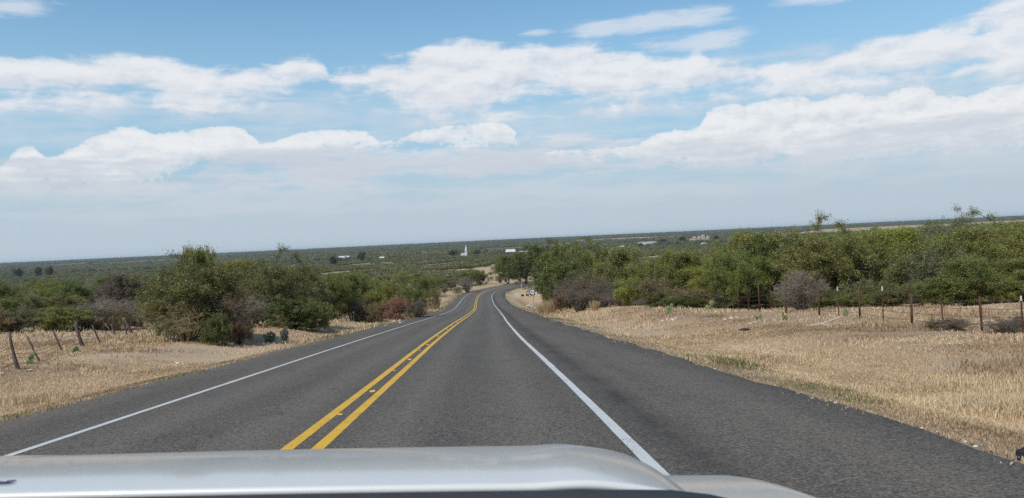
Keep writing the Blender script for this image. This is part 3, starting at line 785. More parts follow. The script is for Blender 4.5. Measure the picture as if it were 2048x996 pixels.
# ---- right of the road
for (kd, px, tp, ds, wd, tn, lb) in [
    ('oak', 1098, 490, 112, 10.5, 'dk', 'big dark green tree whose crown leans over the bend'),
    ('oak', 1052, 505, 278, 12, 'dk', 'dark tree beyond the road where it disappears'),
    ('oak', 1158, 487, 106, 9.0, 'md', 'tall green tree right of the big tree on the bend'),
    ('oak', 1138, 520, 98, 7.5, 'dk', 'dark shaded tree behind the route sign'),
    ('mesq', 1016, 512, 296, 12.0, 'md', 'green tree on the far side of the road beyond the bend'),
    ('bare', 1160, 545, 82, 5.8, 'dg', 'large rounded purple-grey bare bush nearest the route sign'),
    ('thin', 1118, 572, 88, 3.2, 'rd', 'dark red-brown shrub between the sign and the grey bush'),
    ('bare', 1200, 562, 79, 5.0, 'dg', 'dark bare bush right of the large grey one'),
    ('mesq', 1195, 497, 96, 8.0, 'md', 'green mesquite rising behind the large grey bush'),
    ('mesq', 1242, 500, 92, 7.5, 'ol', 'olive mesquite with a yellowish side, behind the lime tree'),
    ('thin', 1208, 540, 81, 4.8, 'br', 'brown thin shrub above the grey bushes'),
    ('bare', 1244, 578, 75, 4.4, 'dg', 'dark brown bare bush under the lime tree'),
    ('shrub', 1256, 552, 71, 3.2, 'lm', 'bright lime-green leafy small tree in the thicket'),
    ('bare', 1288, 596, 68, 3.4, 'dg', 'low rounded dark bush with a pale leaning stick'),
    ('thin', 1306, 545, 70, 4.6, 'br', 'tan-brown shrub right of the lime tree'),
    ('mesq', 1322, 513, 77, 6.5, 'ol', 'olive mesquite right of the lime tree'),
    ('mesq', 1372, 506, 74, 6.2, 'ol', 'olive mesquite before the long white roof in the valley'),
    ('thin', 1345, 570, 63, 3.6, 'br', 'brown shrub left of the dark cactus-side bush'),
    ('shrub', 1366, 592, 59, 3.2, 'dk', 'dense dark green bush on the verge beside a cactus'),
    ('mesq', 1440, 517, 65, 5.2, 'yl', 'bright yellow-green mesquite standing out of the thicket'),
    ('thin', 1420, 570, 60, 4.6, 'br', 'brown half-leafless shrub below the yellow-green mesquite'),
    ('thin', 1475, 568, 57, 4.0, 'gg', 'grey-brown thin shrub at the start of the wire fence'),
    ('mesq', 1500, 470, 68, 6.0, 'ol', 'tall olive mesquite at the left end of the right-hand canopy'),
    ('oak', 1546, 476, 62, 4.8, 'dk', 'dark green tree behind the first rusty posts'),
    ('oak', 1602, 482, 58, 5.6, 'dk', 'dense dark green tree behind the leafless bush on the fence'),
    ('mesq', 1652, 449, 64, 4.0, 'gg', 'thin-topped mesquite poking above the skyline'),
    ('mesq', 1690, 474, 55, 5.4, 'md', 'green mesquite behind the white-topped posts'),
    ('mesq', 1742, 470, 52, 5.2, 'ol', 'olive mesquite behind the middle of the wire fence'),
    ('mesq', 1792, 463, 55, 5.8, 'yl', 'yellowish mesquite in the right-hand canopy'),
    ('thin', 1850, 482, 49, 4.4, 'gg', 'grey-green sparse tree in the right-hand canopy'),
    ('mesq', 1846, 458, 57, 5.8, 'md', 'green mesquite behind the grey-green sparse tree'),
    ('mesq', 1920, 433, 58, 4.6, 'gg', 'tallest feathery tree of the right-hand canopy, above the skyline'),
    ('mesq', 1962, 460, 52, 5.0, 'ol', 'olive tree right of the tallest feathery tree'),
    ('mesq', 2010, 452, 50, 5.0, 'ol', 'olive tree near the right picture edge'),
    ('oak', 2050, 468, 48, 4.6, 'md', 'green tree at the right picture edge'),
    ('mesq', 2095, 455, 47, 5.0, 'ol', 'olive tree cut by the right picture edge'),
    ('shrub', 1705, 582, 44.5, 2.6, 'md', 'low green shrub just behind the white-topped post'),
    ('shrub', 1640, 570, 47.5, 2.8, 'dk', 'low dark shrub behind the leafless bush on the fence'),
    ('shrub', 1790, 560, 45, 3.0, 'od', 'dull olive shrub behind the thick rusty posts'),
    ('thin', 1838, 556, 43.5, 2.8, 'gg', 'dusty green thin shrub behind the fence on the right'),
    ('shrub', 1890, 552, 42, 3.0, 'md', 'green shrub behind the tall rusty post on the right'),
    ('mesq', 1935, 520, 42, 3.6, 'md', 'small green mesquite with a pale trunk behind the right fence'),
    ('shrub', 1990, 548, 41, 2.6, 'ol', 'olive shrub behind the last posts on the right'),
    ('mesq', 2040, 520, 42, 3.6, 'ol', 'small olive mesquite behind the last post on the right'),
    ('thin', 1745, 548, 47.5, 3.2, 'gg', 'grey-green thin shrub behind the middle posts')]:
    seen(kd, px, tp, ds, wd, tn, lb, G3)
seen('bare', 1602, 540, 44, 3.4, 'gy', 'leafless grey-brown bush growing through the wire fence', G3, 0)
seen('thin', 1600, 545, 44.3, 3.0, 'tn', 'sparse pale-leaved shrub tangled in the leafless fence bush', G3, 1)
seen('thin', 1876, 634, 25.5, 1.9, 'br', 'low brown-green bush in the grass before the wire fence', 'low bushes on the right verge', 0, 0.5)
seen('bare', 1905, 640, 25.0, 1.6, 'dg', 'grey twiggy bush beside the brown-green one before the fence', 'low bushes on the right verge', 1, 0.5)
seen('bare', 2012, 628, 23.2, 1.6, 'dg', 'dark twiggy bush before the fence at the right picture edge', 'low bushes on the right verge', 2, 0.5)
seen('thin', 2048, 622, 23.8, 1.6, 'dg', 'grey thin bush cut by the right edge before the fence', 'low bushes on the right verge', 0, 0.5)
for px, py, h, wdt, lb in [(541, 686, 0.7, 0.7, 'silvery green sage bush on the left verge, the wider of two'), (570, 684, 0.85, 0.55, 'silvery green sage bush on the left verge, the taller of two')]:
    p = at(px, py); plant('shrub', p, h, wdt, GREEN['sg'], lb, 'sage bushes on the left verge', 2).name = 'sage_bush'

# ---- fill: thicket behind the right fence and scattered brush over the near valley
def scatter(n, kinds, y0, y1, test, hts, group, label, tries=40, mind=2.2, seed=3, power=1.0):
    r = random.Random(seed); got = []; k_ = 0
    while len(got) < n and k_ < n * tries:
        k_ += 1
        y = y0 + (y1 - y0) * r.random() ** power; x = r.uniform(-0.72, 0.72) * y
        if not test(x, y): continue
        md = mind * (0.6 + 0.8 * r.random())
        if any((x - a) ** 2 + (y - b) ** 2 < md * md for a, b in got): continue
        got.append((x, y))
    X = np.array(got); Z = LAND(X[:, 0], X[:, 1])
    for (x, y), z in zip(got, Z):
        kd, tn, wd = r.choice(kinds); s_ = r.uniform(*hts.get(kd, (3, 5)))
        plant(kd, (x, y, z), s_, wd * s_, jitc(GREEN[tn], 0.16), label[kd], group[kd])
    return got
def right_wood(x, y):
    l = float(road_lat(x, y)[0])
    return x > 16 and x / y > 0.10 and l > 20 and y > 52
lab = dict(mesq='olive-green mesquite crown in the dense thicket behind the right-hand fence', oak='dark green crown in the dense thicket behind the right-hand fence')
scatter(150, [('mesq', 'ol', 1.25), ('mesq', 'md', 1.2), ('mesq', 'yl', 1.1), ('oak', 'dk', 1.15), ('mesq', 'gg', 1.2)], 50, 330, right_wood, dict(mesq=(4.5, 6.2), oak=(4.6, 6.4)), dict(mesq='mesquites of the right-hand thicket', oak='dark trees of the right-hand thicket'), lab, mind=4.2, seed=5, power=1.3)
CLEARPX = [[(850, 575), (900, 566), (1003, 545), (1003, 572), (935, 588), (860, 592)], [(975, 548), (990, 534), (1004, 533), (1004, 572), (960, 570)], [(0, 563), (40, 560), (38, 578), (0, 584)], [(95, 580), (135, 580), (130, 606), (95, 606)], [(160, 562), (240, 560), (236, 592), (160, 594)], [(860, 545), (905, 543), (900, 552), (860, 553)], [(860, 528), (960, 524), (955, 528), (860, 532)]]
CLEAR = [[at(*q) for q in poly] for poly in CLEARPX]
def inpoly(x, y, poly):
    c = False; n = len(poly)
    for i in range(n):
        a, b = poly[i], poly[(i + 1) % n]
        if (a[1] > y) != (b[1] > y) and x < (b[0] - a[0]) * (y - a[1]) / (b[1] - a[1]) + a[0]: c = not c
    return c
def valley(x, y):
    l = float(road_lat(x, y)[0])
    if -HWL - 9 < l < HWR + 9: return False
    if x > 12 and y < 330 and x / y > 0.1: return False
    if x < 0 and y < 66 + 0.2 * abs(x): return False
    if any(inpoly(x, y, c) for c in CLEAR): return False
    return float(fbm(np.array([x / 30]), np.array([y / 55]), 61, 3)[0]) > 0.345
lab = dict(mesq='green mesquite among those scattered across the brushy flat before the town', shrub='low green shrub scattered across the brushy flat before the town', bare='grey leafless bush scattered across the brushy flat before the town', thin='brownish thin shrub scattered across the brushy flat before the town')
grp = dict(mesq='mesquites on the flat', shrub='green shrubs on the flat', bare='bare bushes on the flat', thin='brown shrubs on the flat')
scatter(560, [('mesq', 'ol', 1.2), ('mesq', 'md', 1.2), ('mesq', 'gg', 1.3), ('shrub', 'ol', 1.5), ('shrub', 'dk', 1.5), ('shrub', 'md', 1.5), ('bare', 'gy', 1.5), ('bare', 'gy', 1.5), ('thin', 'br', 1.4), ('thin', 'gg', 1.4)], 75, 430, valley,
        dict(mesq=(3.0, 4.6), shrub=(1.6, 2.6), bare=(1.6, 2.6), thin=(1.8, 3.0)), grp, lab, mind=3.6, seed=9, power=0.95)

def slope(x, y):
    l = float(road_lat(x, y)[0])
    return l < -22 and -0.74 < x / y < -0.16 and y > 72 + 0.15 * abs(x) and not any(inpoly(x, y, c) for c in CLEAR)
scatter(95, [('oak', 'dk', 1.3), ('oak', 'od', 1.35), ('thin', 'gy', 1.4), ('bare', 'gy', 1.5), ('bare', 'dg', 1.5), ('shrub', 'od', 1.5)], 75, 300, slope, dict(oak=(3.0, 4.6), thin=(2.6, 3.8), bare=(2.2, 3.2), shrub=(2.0, 3.0)),
        dict(oak='dark low trees on the left slope', thin='grey thin shrubs on the left slope', bare='grey bare bushes on the left slope', shrub='dull olive shrubs on the left slope'),
        dict(oak='dark low spreading tree on the brushy slope beyond the straw field', thin='grey thin shrub on the brushy slope beyond the straw field', bare='grey bare bush on the brushy slope beyond the straw field', shrub='dull olive shrub on the brushy slope beyond the straw field'), mind=5.0, seed=31, power=1.0)

# low growth closing the gaps under the right-hand trees
for i in range(30):
    px = 1320 + i * 26 + prng.uniform(-8, 8); ds = 62 - (px - 1320) * 0.0265 + prng.uniform(-1.5, 2.5)
    p_, _ = at_d(px, ds); kd = prng.choice(['shrub', 'thin', 'shrub'])
    plant(kd, p_, prng.uniform(0.8, 1.5), prng.uniform(2.0, 3.2), jitc(GREEN[prng.choice(['od', 'gg', 'br', 'dk'])], 0.15), 'low understory growth at the foot of the trees behind the right-hand fence', 'understory of the right-hand thicket')
# ------------------------------------------------------------------ far brush: beyond counting
def far_clump(seed, n, size, mat_, flat=0.7, leaf=0.30):
    rng = np.random.default_rng(seed)
    c = unit(rng, 14) * np.array([1, 1, flat * 0.7]) * rng.uniform(0.2, 0.8, 14)[:, None] + np.array([0, 0, flat * 0.75])
    pos = c[rng.integers(0, 14, n)] + rng.normal(size=(n, 3)) * 0.24 * np.array([1, 1, flat]); pos[:, 2] = np.maximum(pos[:, 2], 0.02)
    tone = rng.uniform(0.0, 0.5, n); V, F, to, hu = leaves_np(rng, pos, leaf, 0.6, tone, rng.uniform(0, 0.6, n))
    return mesh_np('far_clump', V * size, F, mat_, dict(tone=to, hue=hu))
def far_leaf(name, c):
    m = leaf_material(name, 0.3)
    for n in m.node_tree.nodes:
        if n.type == 'OBJECT_INFO': info = n
    for l in list(info.outputs['Color'].links):
        s_ = l.to_socket; m.node_tree.links.remove(l); s_.default_value = (*c, 1)
    return m
src = bpy.data.collections.new('brush_kinds')         # not linked to the scene: only a library for the far brush
for i in range(8):
    o = bpy.data.objects.new('far_clump', far_clump(200 + i, 420, 1.0, far_leaf('far_leaves', GREEN[['md', 'dk', 'dk', 'md', 'gg', 'br', 'gy', 'ol'][i]]))); src.objects.link(o)
def brush(name, pts, sc_, label):
    me = bpy.data.meshes.new(name); me.vertices.add(len(pts)); me.vertices.foreach_set('co', pts.astype(np.float32).ravel())
    a = me.attributes.new('size', 'FLOAT', 'POINT'); a.data.foreach_set('value', sc_.astype(np.float32)); me.update()
    ob = link(bpy.data.objects.new(name, me)); tag(ob, label, 'brush', None, 'stuff')
    g = bpy.data.node_groups.new(name, 'GeometryNodeTree')
    g.interface.new_socket('Geometry', in_out='INPUT', socket_type='NodeSocketGeometry'); g.interface.new_socket('Geometry', in_out='OUTPUT', socket_type='NodeSocketGeometry')
    N = g.nodes.new; gi, go = N('NodeGroupInput'), N('NodeGroupOutput')
    m2p = N('GeometryNodeMeshToPoints'); iop = N('GeometryNodeInstanceOnPoints'); ci = N('GeometryNodeCollectionInfo')
    ci.inputs['Collection'].default_value = src; ci.inputs['Separate Children'].default_value = True; ci.inputs['Reset Children'].default_value = True
    na = N('GeometryNodeInputNamedAttribute'); na.data_type = 'FLOAT'; na.inputs['Name'].default_value = 'size'
    rv = N('FunctionNodeRandomValue'); rv.data_type = 'FLOAT_VECTOR'; rv.inputs[0].default_value = (0, 0, 0); rv.inputs[1].default_value = (0, 0, 6.28)
    L = g.links.new
    L(gi.outputs[0], m2p.inputs['Mesh']); L(m2p.outputs[0], iop.inputs['Points']); L(ci.outputs[0], iop.inputs['Instance']); iop.inputs['Pick Instance'].default_value = True
    L(rv.outputs[0], iop.inputs['Rotation']); L(na.outputs[0], iop.inputs['Scale']); L(iop.outputs[0], go.inputs[0])
    md = ob.modifiers.new('brush', 'NODES'); md.node_group = g
    return ob
rng = np.random.default_rng(77)
def wedge(n, y0, y1, power):
    y = y0 * (y1 / y0) ** (rng.uniform(0, 1, n) ** power); x = rng.uniform(-0.76, 0.76, n) * y; return x, y
x, y = wedge(56000, 380, 1650, 1.0)
d_ = fbm(x / 38, y / 150, 98, 3); ok = (d_ > 0.37 + 0.10 * (1 - sst(y, 600, 1100))) & keepout(x, y, SP) & (np.abs(road_lat(x, y)) > 16)
ok &= ~((rng.uniform(0, 1, len(x)) < 0.25) & (y < 600))
x, y = x[ok], y[ok]
brush('valley_brush', np.stack([x, y, LAND(x, y)], 1), rng.uniform(1.5, 3.2, len(x)) , 'brush and trees covering the valley floor round the town')
x, y = wedge(90000, 1600, 9500, 1.0)
ok = keepout(x, y, SP) & (fbm(x / 300, y / 700, 93, 3) > 0.36)
LIGHT = [[at(*q) for q in [(640, 496.5), (800, 488), (1000, 482), (1000, 480.2), (800, 489.8), (640, 497.6)]]]
x, y = x[ok], y[ok]
brush('distant_brush', np.stack([x, y, LAND(x, y)], 1), 3.0 + 4.5 * rng.uniform(0, 1, len(x)) ** 3, 'dark brush fading blue over the far ridge')
# ------------------------------------------------------------------ dry grass, blade by blade near the road
gmat, t, p, o = mat('dry_grass')
tone, hue = attr(t, 'tone'), attr(t, 'hue')
c_ = mixc(t, tone, (0.49, 0.355, 0.21), (0.77, 0.60, 0.39))
c_ = mixc(t, hue.step(0.52, 0.66) * 0.75, c_, (0.31, 0.19, 0.12))
c_ = mixc(t, hue.step(0.84, 0.9), c_, (0.17, 0.20, 0.07))
t.links.new(c_, p.inputs['Base Color']); p.inputs['Roughness'].default_value = 0.8; p.inputs['Specular IOR Level'].default_value = 0.15
tr = t.nodes.new('ShaderNodeBsdfTranslucent'); t.links.new(c_, tr.inputs[0]); mx = t.nodes.new('ShaderNodeMixShader'); mx.inputs[0].default_value = 0.3
t.links.new(p.outputs[0], mx.inputs[1]); t.links.new(tr.outputs[0], mx.inputs[2]); t.links.new(mx.outputs[0], o.inputs[0])
rng = np.random.default_rng(5)
def blades(n_tuft, per, y0, y1, side, hgt, seed):
    """tufts thin out with distance; side +1 right of the road, -1 left"""
    r = np.random.default_rng(seed)
    y = y0 * (y1 / y0) ** r.uniform(0, 1, n_tuft)
    i = np.clip(np.interp(y, CL[:, 1][:330], np.arange(330)).astype(int), 0, len(CL) - 1)
    u = r.uniform(0, 1, n_tuft)
    if side > 0: off = HWR + 0.05 + u ** 1.25 * np.minimum(26, 5 + y * 0.75); off = np.where(off > y * 0.78 + 8, HWR + u * 3, off)
    else: off = -(HWL + 0.05 + u ** 1.15 * np.minimum(42, 5 + y * 0.75))
    x = CL[i, 0] + off
    ed = np.abs(off) - (HWR if side > 0 else HWL)
    patch = fbm(x / 1.7, y / 1.7, 200, 3)
    bare = sst(fbm(x / 3.2, y / 5.5, 131, 4), 0.54, 0.68); keep = (r.uniform(0, 1, n_tuft) > bare * 0.85) & ((patch > 0.36) | (r.uniform(0, 1, n_tuft) < 0.25)); keep &= ~((ed < 0.5) & (r.uniform(0, 1, n_tuft) < 0.5)) & (gully(x, y, off) < 0.5)
    x, y, ed, patch = x[keep], y[keep], ed[keep], patch[keep]; n = len(x)
    field = sst(ed, 7.0, 10.0)                          # unmown beyond the verge
    tall = sst(fbm(x / 2.3, y / 2.3, 250, 3), 0.58, 0.74)
    hh = hgt * (0.45 + 0.75 * patch + 2.0 * tall + (0.7 if side < 0 else 0.5) * field) * (0.5 + 0.5 * sst(ed, 0.1, 1.2))
    tn = np.clip(fbm(x / 4, y / 4, 210, 3) * 1.2 + (fbm(ed / 0.7, y / 14, 260, 3) - 0.5) * 1.3 - 0.10 + r.normal(size=n) * 0.12, 0, 1)
    hu = np.clip(fbm(x / 2.6, y / 2.6, 220, 3) * 0.95 + r.normal(size=n) * 0.10 + (0.10 * sst(ed, 3, 6) * (1 - sst(ed, 12, 16)) if side > 0 else 0.04) + 0.32 * np.exp(-((ed - 0.8) / 0.6) ** 2) * (fbm(x / 3, y / 3, 230, 2) > 0.48), 0, 0.97)
    weed = (fbm(x / 1.6, y / 2.4, 280, 3) > 0.64) & (ed < 1.3) & (r.uniform(0, 1, n) < 0.30); hu = np.where(weed, 0.95, hu); hh = np.where(weed, hh * 1.4, hh)
    X, Y, Hh, T, U = (np.repeat(q, per) for q in (x, y, hh, tn, hu)); N = n * per
    spread = 0.10 + 0.007 * Y
    X = X + r.normal(size=N) * spread; Y = Y + r.normal(size=N) * spread
    L_ = np.maximum(road_lat(X, Y) - HWR, -road_lat(X, Y) - HWL); ok = (L_ > 0.0) | ((L_ > -0.55) & (fbm(X / 1.1, Y / 1.1, 270, 2) > 0.56))
    X, Y, Hh, T, U = X[ok], Y[ok], Hh[ok], T[ok], U[ok]; N = len(X)
    Z = LAND(X, Y)
    a = r.uniform(0, 2 * math.pi, N); ln = r.uniform(0.1, 0.9, N) * Hh; Hh = Hh * r.uniform(0.5, 1.2, N); wd = np.maximum(0.007, 0.00055 * Y) * r.uniform(0.7, 1.3, N)
    pa = a + r.uniform(-1, 1, N) + math.pi / 2
    dx_, dy_ = np.cos(pa) * wd, np.sin(pa) * wd
    B0 = np.stack([X - dx_, Y - dy_, Z - 0.02], 1); B1 = np.stack([X + dx_, Y + dy_, Z - 0.02], 1)
    mX, mY = X + np.cos(a) * ln * 0.35, Y + np.sin(a) * ln * 0.35
    M0 = np.stack([mX - dx_ * .7, mY - dy_ * .7, Z + Hh * 0.6], 1); M1 = np.stack([mX + dx_ * .7, mY + dy_ * .7, Z + Hh * 0.6], 1)
    Tp = np.stack([X + np.cos(a) * ln, Y + np.sin(a) * ln, Z + Hh], 1)
    V = np.stack([B0, B1, M1, M0, Tp], 1).reshape(-1, 3); b = np.arange(N)[:, None] * 5
    T = np.clip(T + r.normal(size=N) * 0.12 + 0.05, 0, 1)
    return V, b + np.array([0, 1, 2, 3]), b + np.array([3, 2, 4]), np.repeat(T, 5), np.repeat(U, 5)
def grass(name, sets, label):
    Vs, Q, Tr, T, U, o_ = [], [], [], [], [], 0
    for s_ in sets:
        V, q, tri, t_, u_ = blades(*s_); Vs.append(V); Q.append(q + o_); Tr.append(tri + o_); T.append(t_); U.append(u_); o_ += len(V)
    me = mesh_np(name, np.concatenate(Vs), [np.concatenate(Q), np.concatenate(Tr)], gmat, dict(tone=np.concatenate(T), hue=np.concatenate(U)))
    tag(link(bpy.data.objects.new(name, me)), label, 'grass', None, 'stuff')
grass('dry_grass', [(30000, 8, 4.5, 32, 1, 0.050, 1), (9000, 8, 28, 120, 1, 0.075, 2), (26000, 8, 8, 45, -1, 0.058, 3), (10000, 8, 40, 220, -1, 0.11, 4)], 'short dry straw-coloured grass on both verges and the field')
# ------------------------------------------------------------------ fences
RUST = varied('rusty_pipe', (0.055, 0.028, 0.020), (0.14, 0.065, 0.04), 14, 0.75, (1, 1, 0.4), 0.3, 0.3)
CEDAR = varied('weathered_cedar', (0.075, 0.06, 0.052), (0.19, 0.16, 0.14), 16, 0.95, (1, 1, 0.12), 0.1, 0.0, 0.4)
WIRE = varied('rusty_wire', (0.10, 0.06, 0.045), (0.17, 0.12, 0.09), 20, 0.6, (1, 1, 1), 0.4, 0.5)
WHITEP = varied('white_enamel', (0.48, 0.48, 0.46), (0.60, 0.60, 0.58), 8, 0.5)
rnd = random.Random(21)
# left: leaning cedar stakes, as the photo shows them (top and foot in the picture give the lean)
LF = [((22, 663), (38, 738), .055, 'post'), ((58, 672), (84, 722), .035, 'stake'), ((108, 661), (127, 702), .045, 'stake'), ((153, 643), (168, 692), .085, 'post'), ((186, 649), (203, 687), .042, 'stake'), ((223, 647), (235, 672), .055, 'stake'), ((246, 635), (255, 670), .05, 'stake'), ((249, 634), (265, 668), .085, 'post'), ((277, 637), (287, 657), .07, 'stake')]
p0 = at(*LF[0][1])
fence = empty('wooden_fence', p0, 0, 'old wire fence on leaning weathered cedar posts across the left field', 'fence')
tops = []
for (tx, ty), (bx, by), rad, nm in LF:
    b = at(bx, by); d = ray(tx, ty); tp = Vector((d[0] / d[1] * b.y, b.y, EYE + d[2] / d[1] * b.y)); tp.y -= 0.1
    b = b - Vector((0, 0, 0.15)); n = 7; pts, rads = [], []
    side = Vector((rnd.uniform(-1, 1), rnd.uniform(-1, 1), 0)) * rad * 0.9
    for i in range(n):
        q = i / (n - 1); pts.append(b + (tp - b) * q + side * math.sin(q * math.pi * rnd.uniform(0.9, 1.3)) - p0); rads.append(rad * (1.1 - 0.35 * q) * rnd.uniform(0.85, 1.15))
    m = MB().tube(pts, rads, 7)
    if rad > .08 and ty > 640:      # split top and a stub of a branch
        m.tube([pts[-2] + Vector((-.05, 0, -.1)), pts[-1] + Vector((-.12, 0, -.12))], [rad * .5, rad * .3], 5)
        m.tube([pts[3], pts[3] + Vector((-.22, -.02, .02))], [.022, .012], 5)
    m.obj(nm if nm == 'post' else 'stake', CEDAR, fence, smooth=True); tops.append((b, tp))
eb = at(-75, 772); ext0 = (eb - Vector((0, 0, .15)), eb + Vector((-.3, -.1, 1.2)))
wl = [ext0] + tops + [(tops[-1][0] * 2 - tops[-2][0], tops[-1][1] * 2 - tops[-2][1])]
for q in (0.62, 0.50, 0.40, 0.26):
    pts = []
    for (b0, t0), (b1, t1) in zip(wl[:-1], wl[1:]):
        a, c = b0 + (t0 - b0) * q, b1 + (t1 - b1) * q
        for k_ in (0, 0.33, 0.66): pts.append(a + (c - a) * k_ - Vector((0, 0, 0.06 * math.sin(k_ * math.pi))) - p0)
    MB().tube(pts, 0.008, 3).obj('wire', WIRE, fence)
# right: thick rusty pipe posts with thinner steel posts between
fx = lambda y: 14.5 + (y - 30) * -0.012
RF = [(2046, 592, 'tee'), (1964, 592, 'pipe'), (1887, 585, 'tee'), (1824, 586, 'pipe'), (1767, 573, 'tee'), (1720, 574, 'pipe'), (1678, 574, 'tee'), (1639, 577, 'pipe'), (1608, 580, 'tee'), (1572, 582, 'pipe'), (1542, 574, 'tee'), (1520, 567, 'pipe'), (1498, 575, 'tee'), (1478, 578, 'pipe')]
p0 = Vector((fx(32), 32, H1(fx(32), 32)))
fence = empty('wire_fence', p0, 0, 'rusty pipe and wire fence along the right-hand verge', 'fence')
line = []
for px, py, kd in RF:
    lo, hi = 15.0, 90.0
    for _ in range(30):
        mid = (lo + hi) / 2
        if at_d(px, mid)[0].x < fx(mid): lo = mid
        else: hi = mid
    b, ht = at_d(px, lo, py); line.append((b, ht)); r_ = 0.04 if kd == 'pipe' else 0.024
    lean = Vector((rnd.uniform(-.04, .03), rnd.uniform(-.03, .03), ht)); b_ = b - p0
    po = MB().tube([b_ - Vector((0, 0, .2)), b_ + lean * 0.5, b_ + lean], [r_, r_, r_ * .96], 9 if kd == 'pipe' else 5).obj('post', RUST, fence, smooth=kd == 'pipe')
    if px in (2046, 1767, 1678): MB().tube([b_ + lean * 0.88, b_ + lean * 1.01], [.027, .027], 6).obj('post_cap', WHITEP, po)
line.insert(0, (line[0][0] * 2 - line[1][0], 1.2)); line.append((line[-1][0] * 2 - line[-2][0], 1.2))
for hgt in (0.22, 0.47, 0.72, 0.98):
    pts = []
    for (a, _), (c, _) in zip(line[:-1], line[1:]):
        for k_ in (0, 0.33, 0.66): pts.append(a + (c - a) * k_ + Vector((0, 0, hgt - 0.03 * math.sin(k_ * math.pi))) - p0)
    MB().tube(pts, 0.008, 3).obj('wire', WIRE, fence)
# far fence beyond the bend
pp = [at(x_, y_) for x_, y_ in [(957, 569), (966, 567.5), (975, 566), (984, 565), (993, 564), (1002, 562.5), (1010, 561)]]
fence = empty('pasture_fence', pp[0], 0, 'short grey pasture fence beyond the outside of the bend', 'fence')
for q in pp: MB().tube([q - pp[0], q - pp[0] + Vector((0, 0, 1.4))], .07, 6).obj('post', CEDAR, fence)
for hgt in (.5, .9, 1.25): MB().tube([q - pp[0] + Vector((0, 0, hgt)) for q in pp], .02, 4).obj('wire', WIRE, fence)

# ------------------------------------------------------------------ road furniture
AMBER = varied('amber_reflector', (0.70, 0.25, 0.03), (0.85, 0.40, 0.08), 30, 0.3)
YEL = varied('yellow_plastic', (0.55, 0.34, 0.06), (0.66, 0.42, 0.08), 30, 0.6)
for i, (px, py, nm) in enumerate([(658, 830, 'worn'), (727, 784, 'lens'), (774, 742, 'worn'), (807, 720, 'lens'), (831, 701, 'worn'), (847, 690, 'lens'), (868, 673, 'lens'), (889, 659, 'lens'), (899.5, 651.5, 'lens'), (909, 644.5, 'lens'), (915, 640, 'lens')]):
    q = at(px, py); q.z = float(PROF(q.y)) ; j = int(np.argmin(np.abs(CL[:, 1] - q.y))); q.x = CL[j, 0] + (0.0 if nm == 'lens' else -0.045)
    hz = math.atan2(-TG[j, 0], TG[j, 1])
    hh = 0.022 if nm == 'lens' else 0.010
    root = empty('road_marker', (q.x, q.y, q.z + 0.001), hz, None, 'road marker', 'raised markers between the yellow lines')
    a, b = (0.052, 0.034) if nm == 'lens' else (0.036, 0.024)
    m = MB(); V = [(-a, -a, 0), (a, -a, 0), (a, a, 0), (-a, a, 0), (-a * .9, -b, hh), (a * .9, -b, hh), (a * .9, b, hh), (-a * .9, b, hh)]
    m.add(V, [(3, 2, 1, 0), (4, 5, 6, 7), (0, 1, 5, 4), (1, 2, 6, 5), (2, 3, 7, 6), (3, 0, 4, 7)]); m.obj('body', YEL, root)
    if nm == 'lens':
        MB().add([(-a * .85, -a * 1.0 - .001, .003), (a * .85, -a - .001, .003), (a * .78, -b - .003, hh * .95), (-a * .78, -b - .003, hh * .95)], [(0, 1, 2, 3)]).obj('reflector', AMBER, root)
    root['label'] = ['flat worn yellow marker nearest the car bonnet between the yellow lines', 'nearest raised amber marker between the yellow lines', 'worn flat yellow marker beyond the nearest amber one', 'second raised amber marker up the road', 'faint worn yellow marker beside the left yellow line', 'third raised amber marker up the road', 'fourth raised amber marker up the road', 'fifth amber marker, before the yellow lines bend', 'sixth amber marker, small in the distance', 'seventh amber marker, small in the distance', 'farthest amber marker seen between the yellow lines'][i]
# delineators
RED = varied('red_reflector', (0.45, 0.05, 0.03), (0.55, 0.08, 0.05), 10, 0.4)
for px, py, top, lb in [(908, 581.5, RED, 'white delineator post with a red top left of the bend'), (947, 576.5, WHITEP, 'white delineator post beside the large grey bush'), (1043, 575.5, WHITEP, 'white delineator post on the inside of the bend')]:
    q = at(px, py); root = empty('delineator', q, 0, lb, 'marker post', 'delineator posts at the bend')
    MB().box((0, 0, .62), (.16, .05, 1.25)).obj('post', WHITEP, root, bevel=.01); MB().box((0, -.03, 1.16), (.15, .02, .34)).obj('reflector', top, root)
# route sign
STEEL = varied('galvanised_steel', (0.30, 0.31, 0.31), (0.42, 0.43, 0.43), 12, 0.45, (1, 1, 1), 0.4, 0.6)
BLK = varied('black_sheeting', (0.02, 0.02, 0.022), (0.035, 0.035, 0.035), 8, 0.5)
GRN = varied('green_sheeting', (0.13, 0.21, 0.18), (0.17, 0.26, 0.22), 8, 0.5)
WSH = varied('white_sheeting', (0.66, 0.68, 0.68), (0.74, 0.75, 0.75), 6, 0.45)
q, _ = at_d(1068, 96); hgt = 2.35
root = empty('route_sign', q, R(3), 'white shield route sign on a steel post beside the right shoulder before the bend', 'road sign')
MB().tube([(0, 0, -.2), (0, 0, hgt + .25)], .032, 8).obj('post', STEEL, root, smooth=True)
def shield(cx, cz, s_):
    P = [(-.42, .46), (-.30, .52), (-.15, .47), (0, .54), (.15, .47), (.30, .52), (.42, .46), (.36, .28), (.44, .02), (.40, -.22), (.22, -.40), (0, -.52), (-.22, -.40), (-.40, -.22), (-.44, .02), (-.36, .28)]
    return [(cx + a * s_, cz + b * s_) for a, b in P]
pl = MB().box((-.10, -.06, hgt), (.66, .012, .66)).obj('plate', BLK, root, bevel=.004)
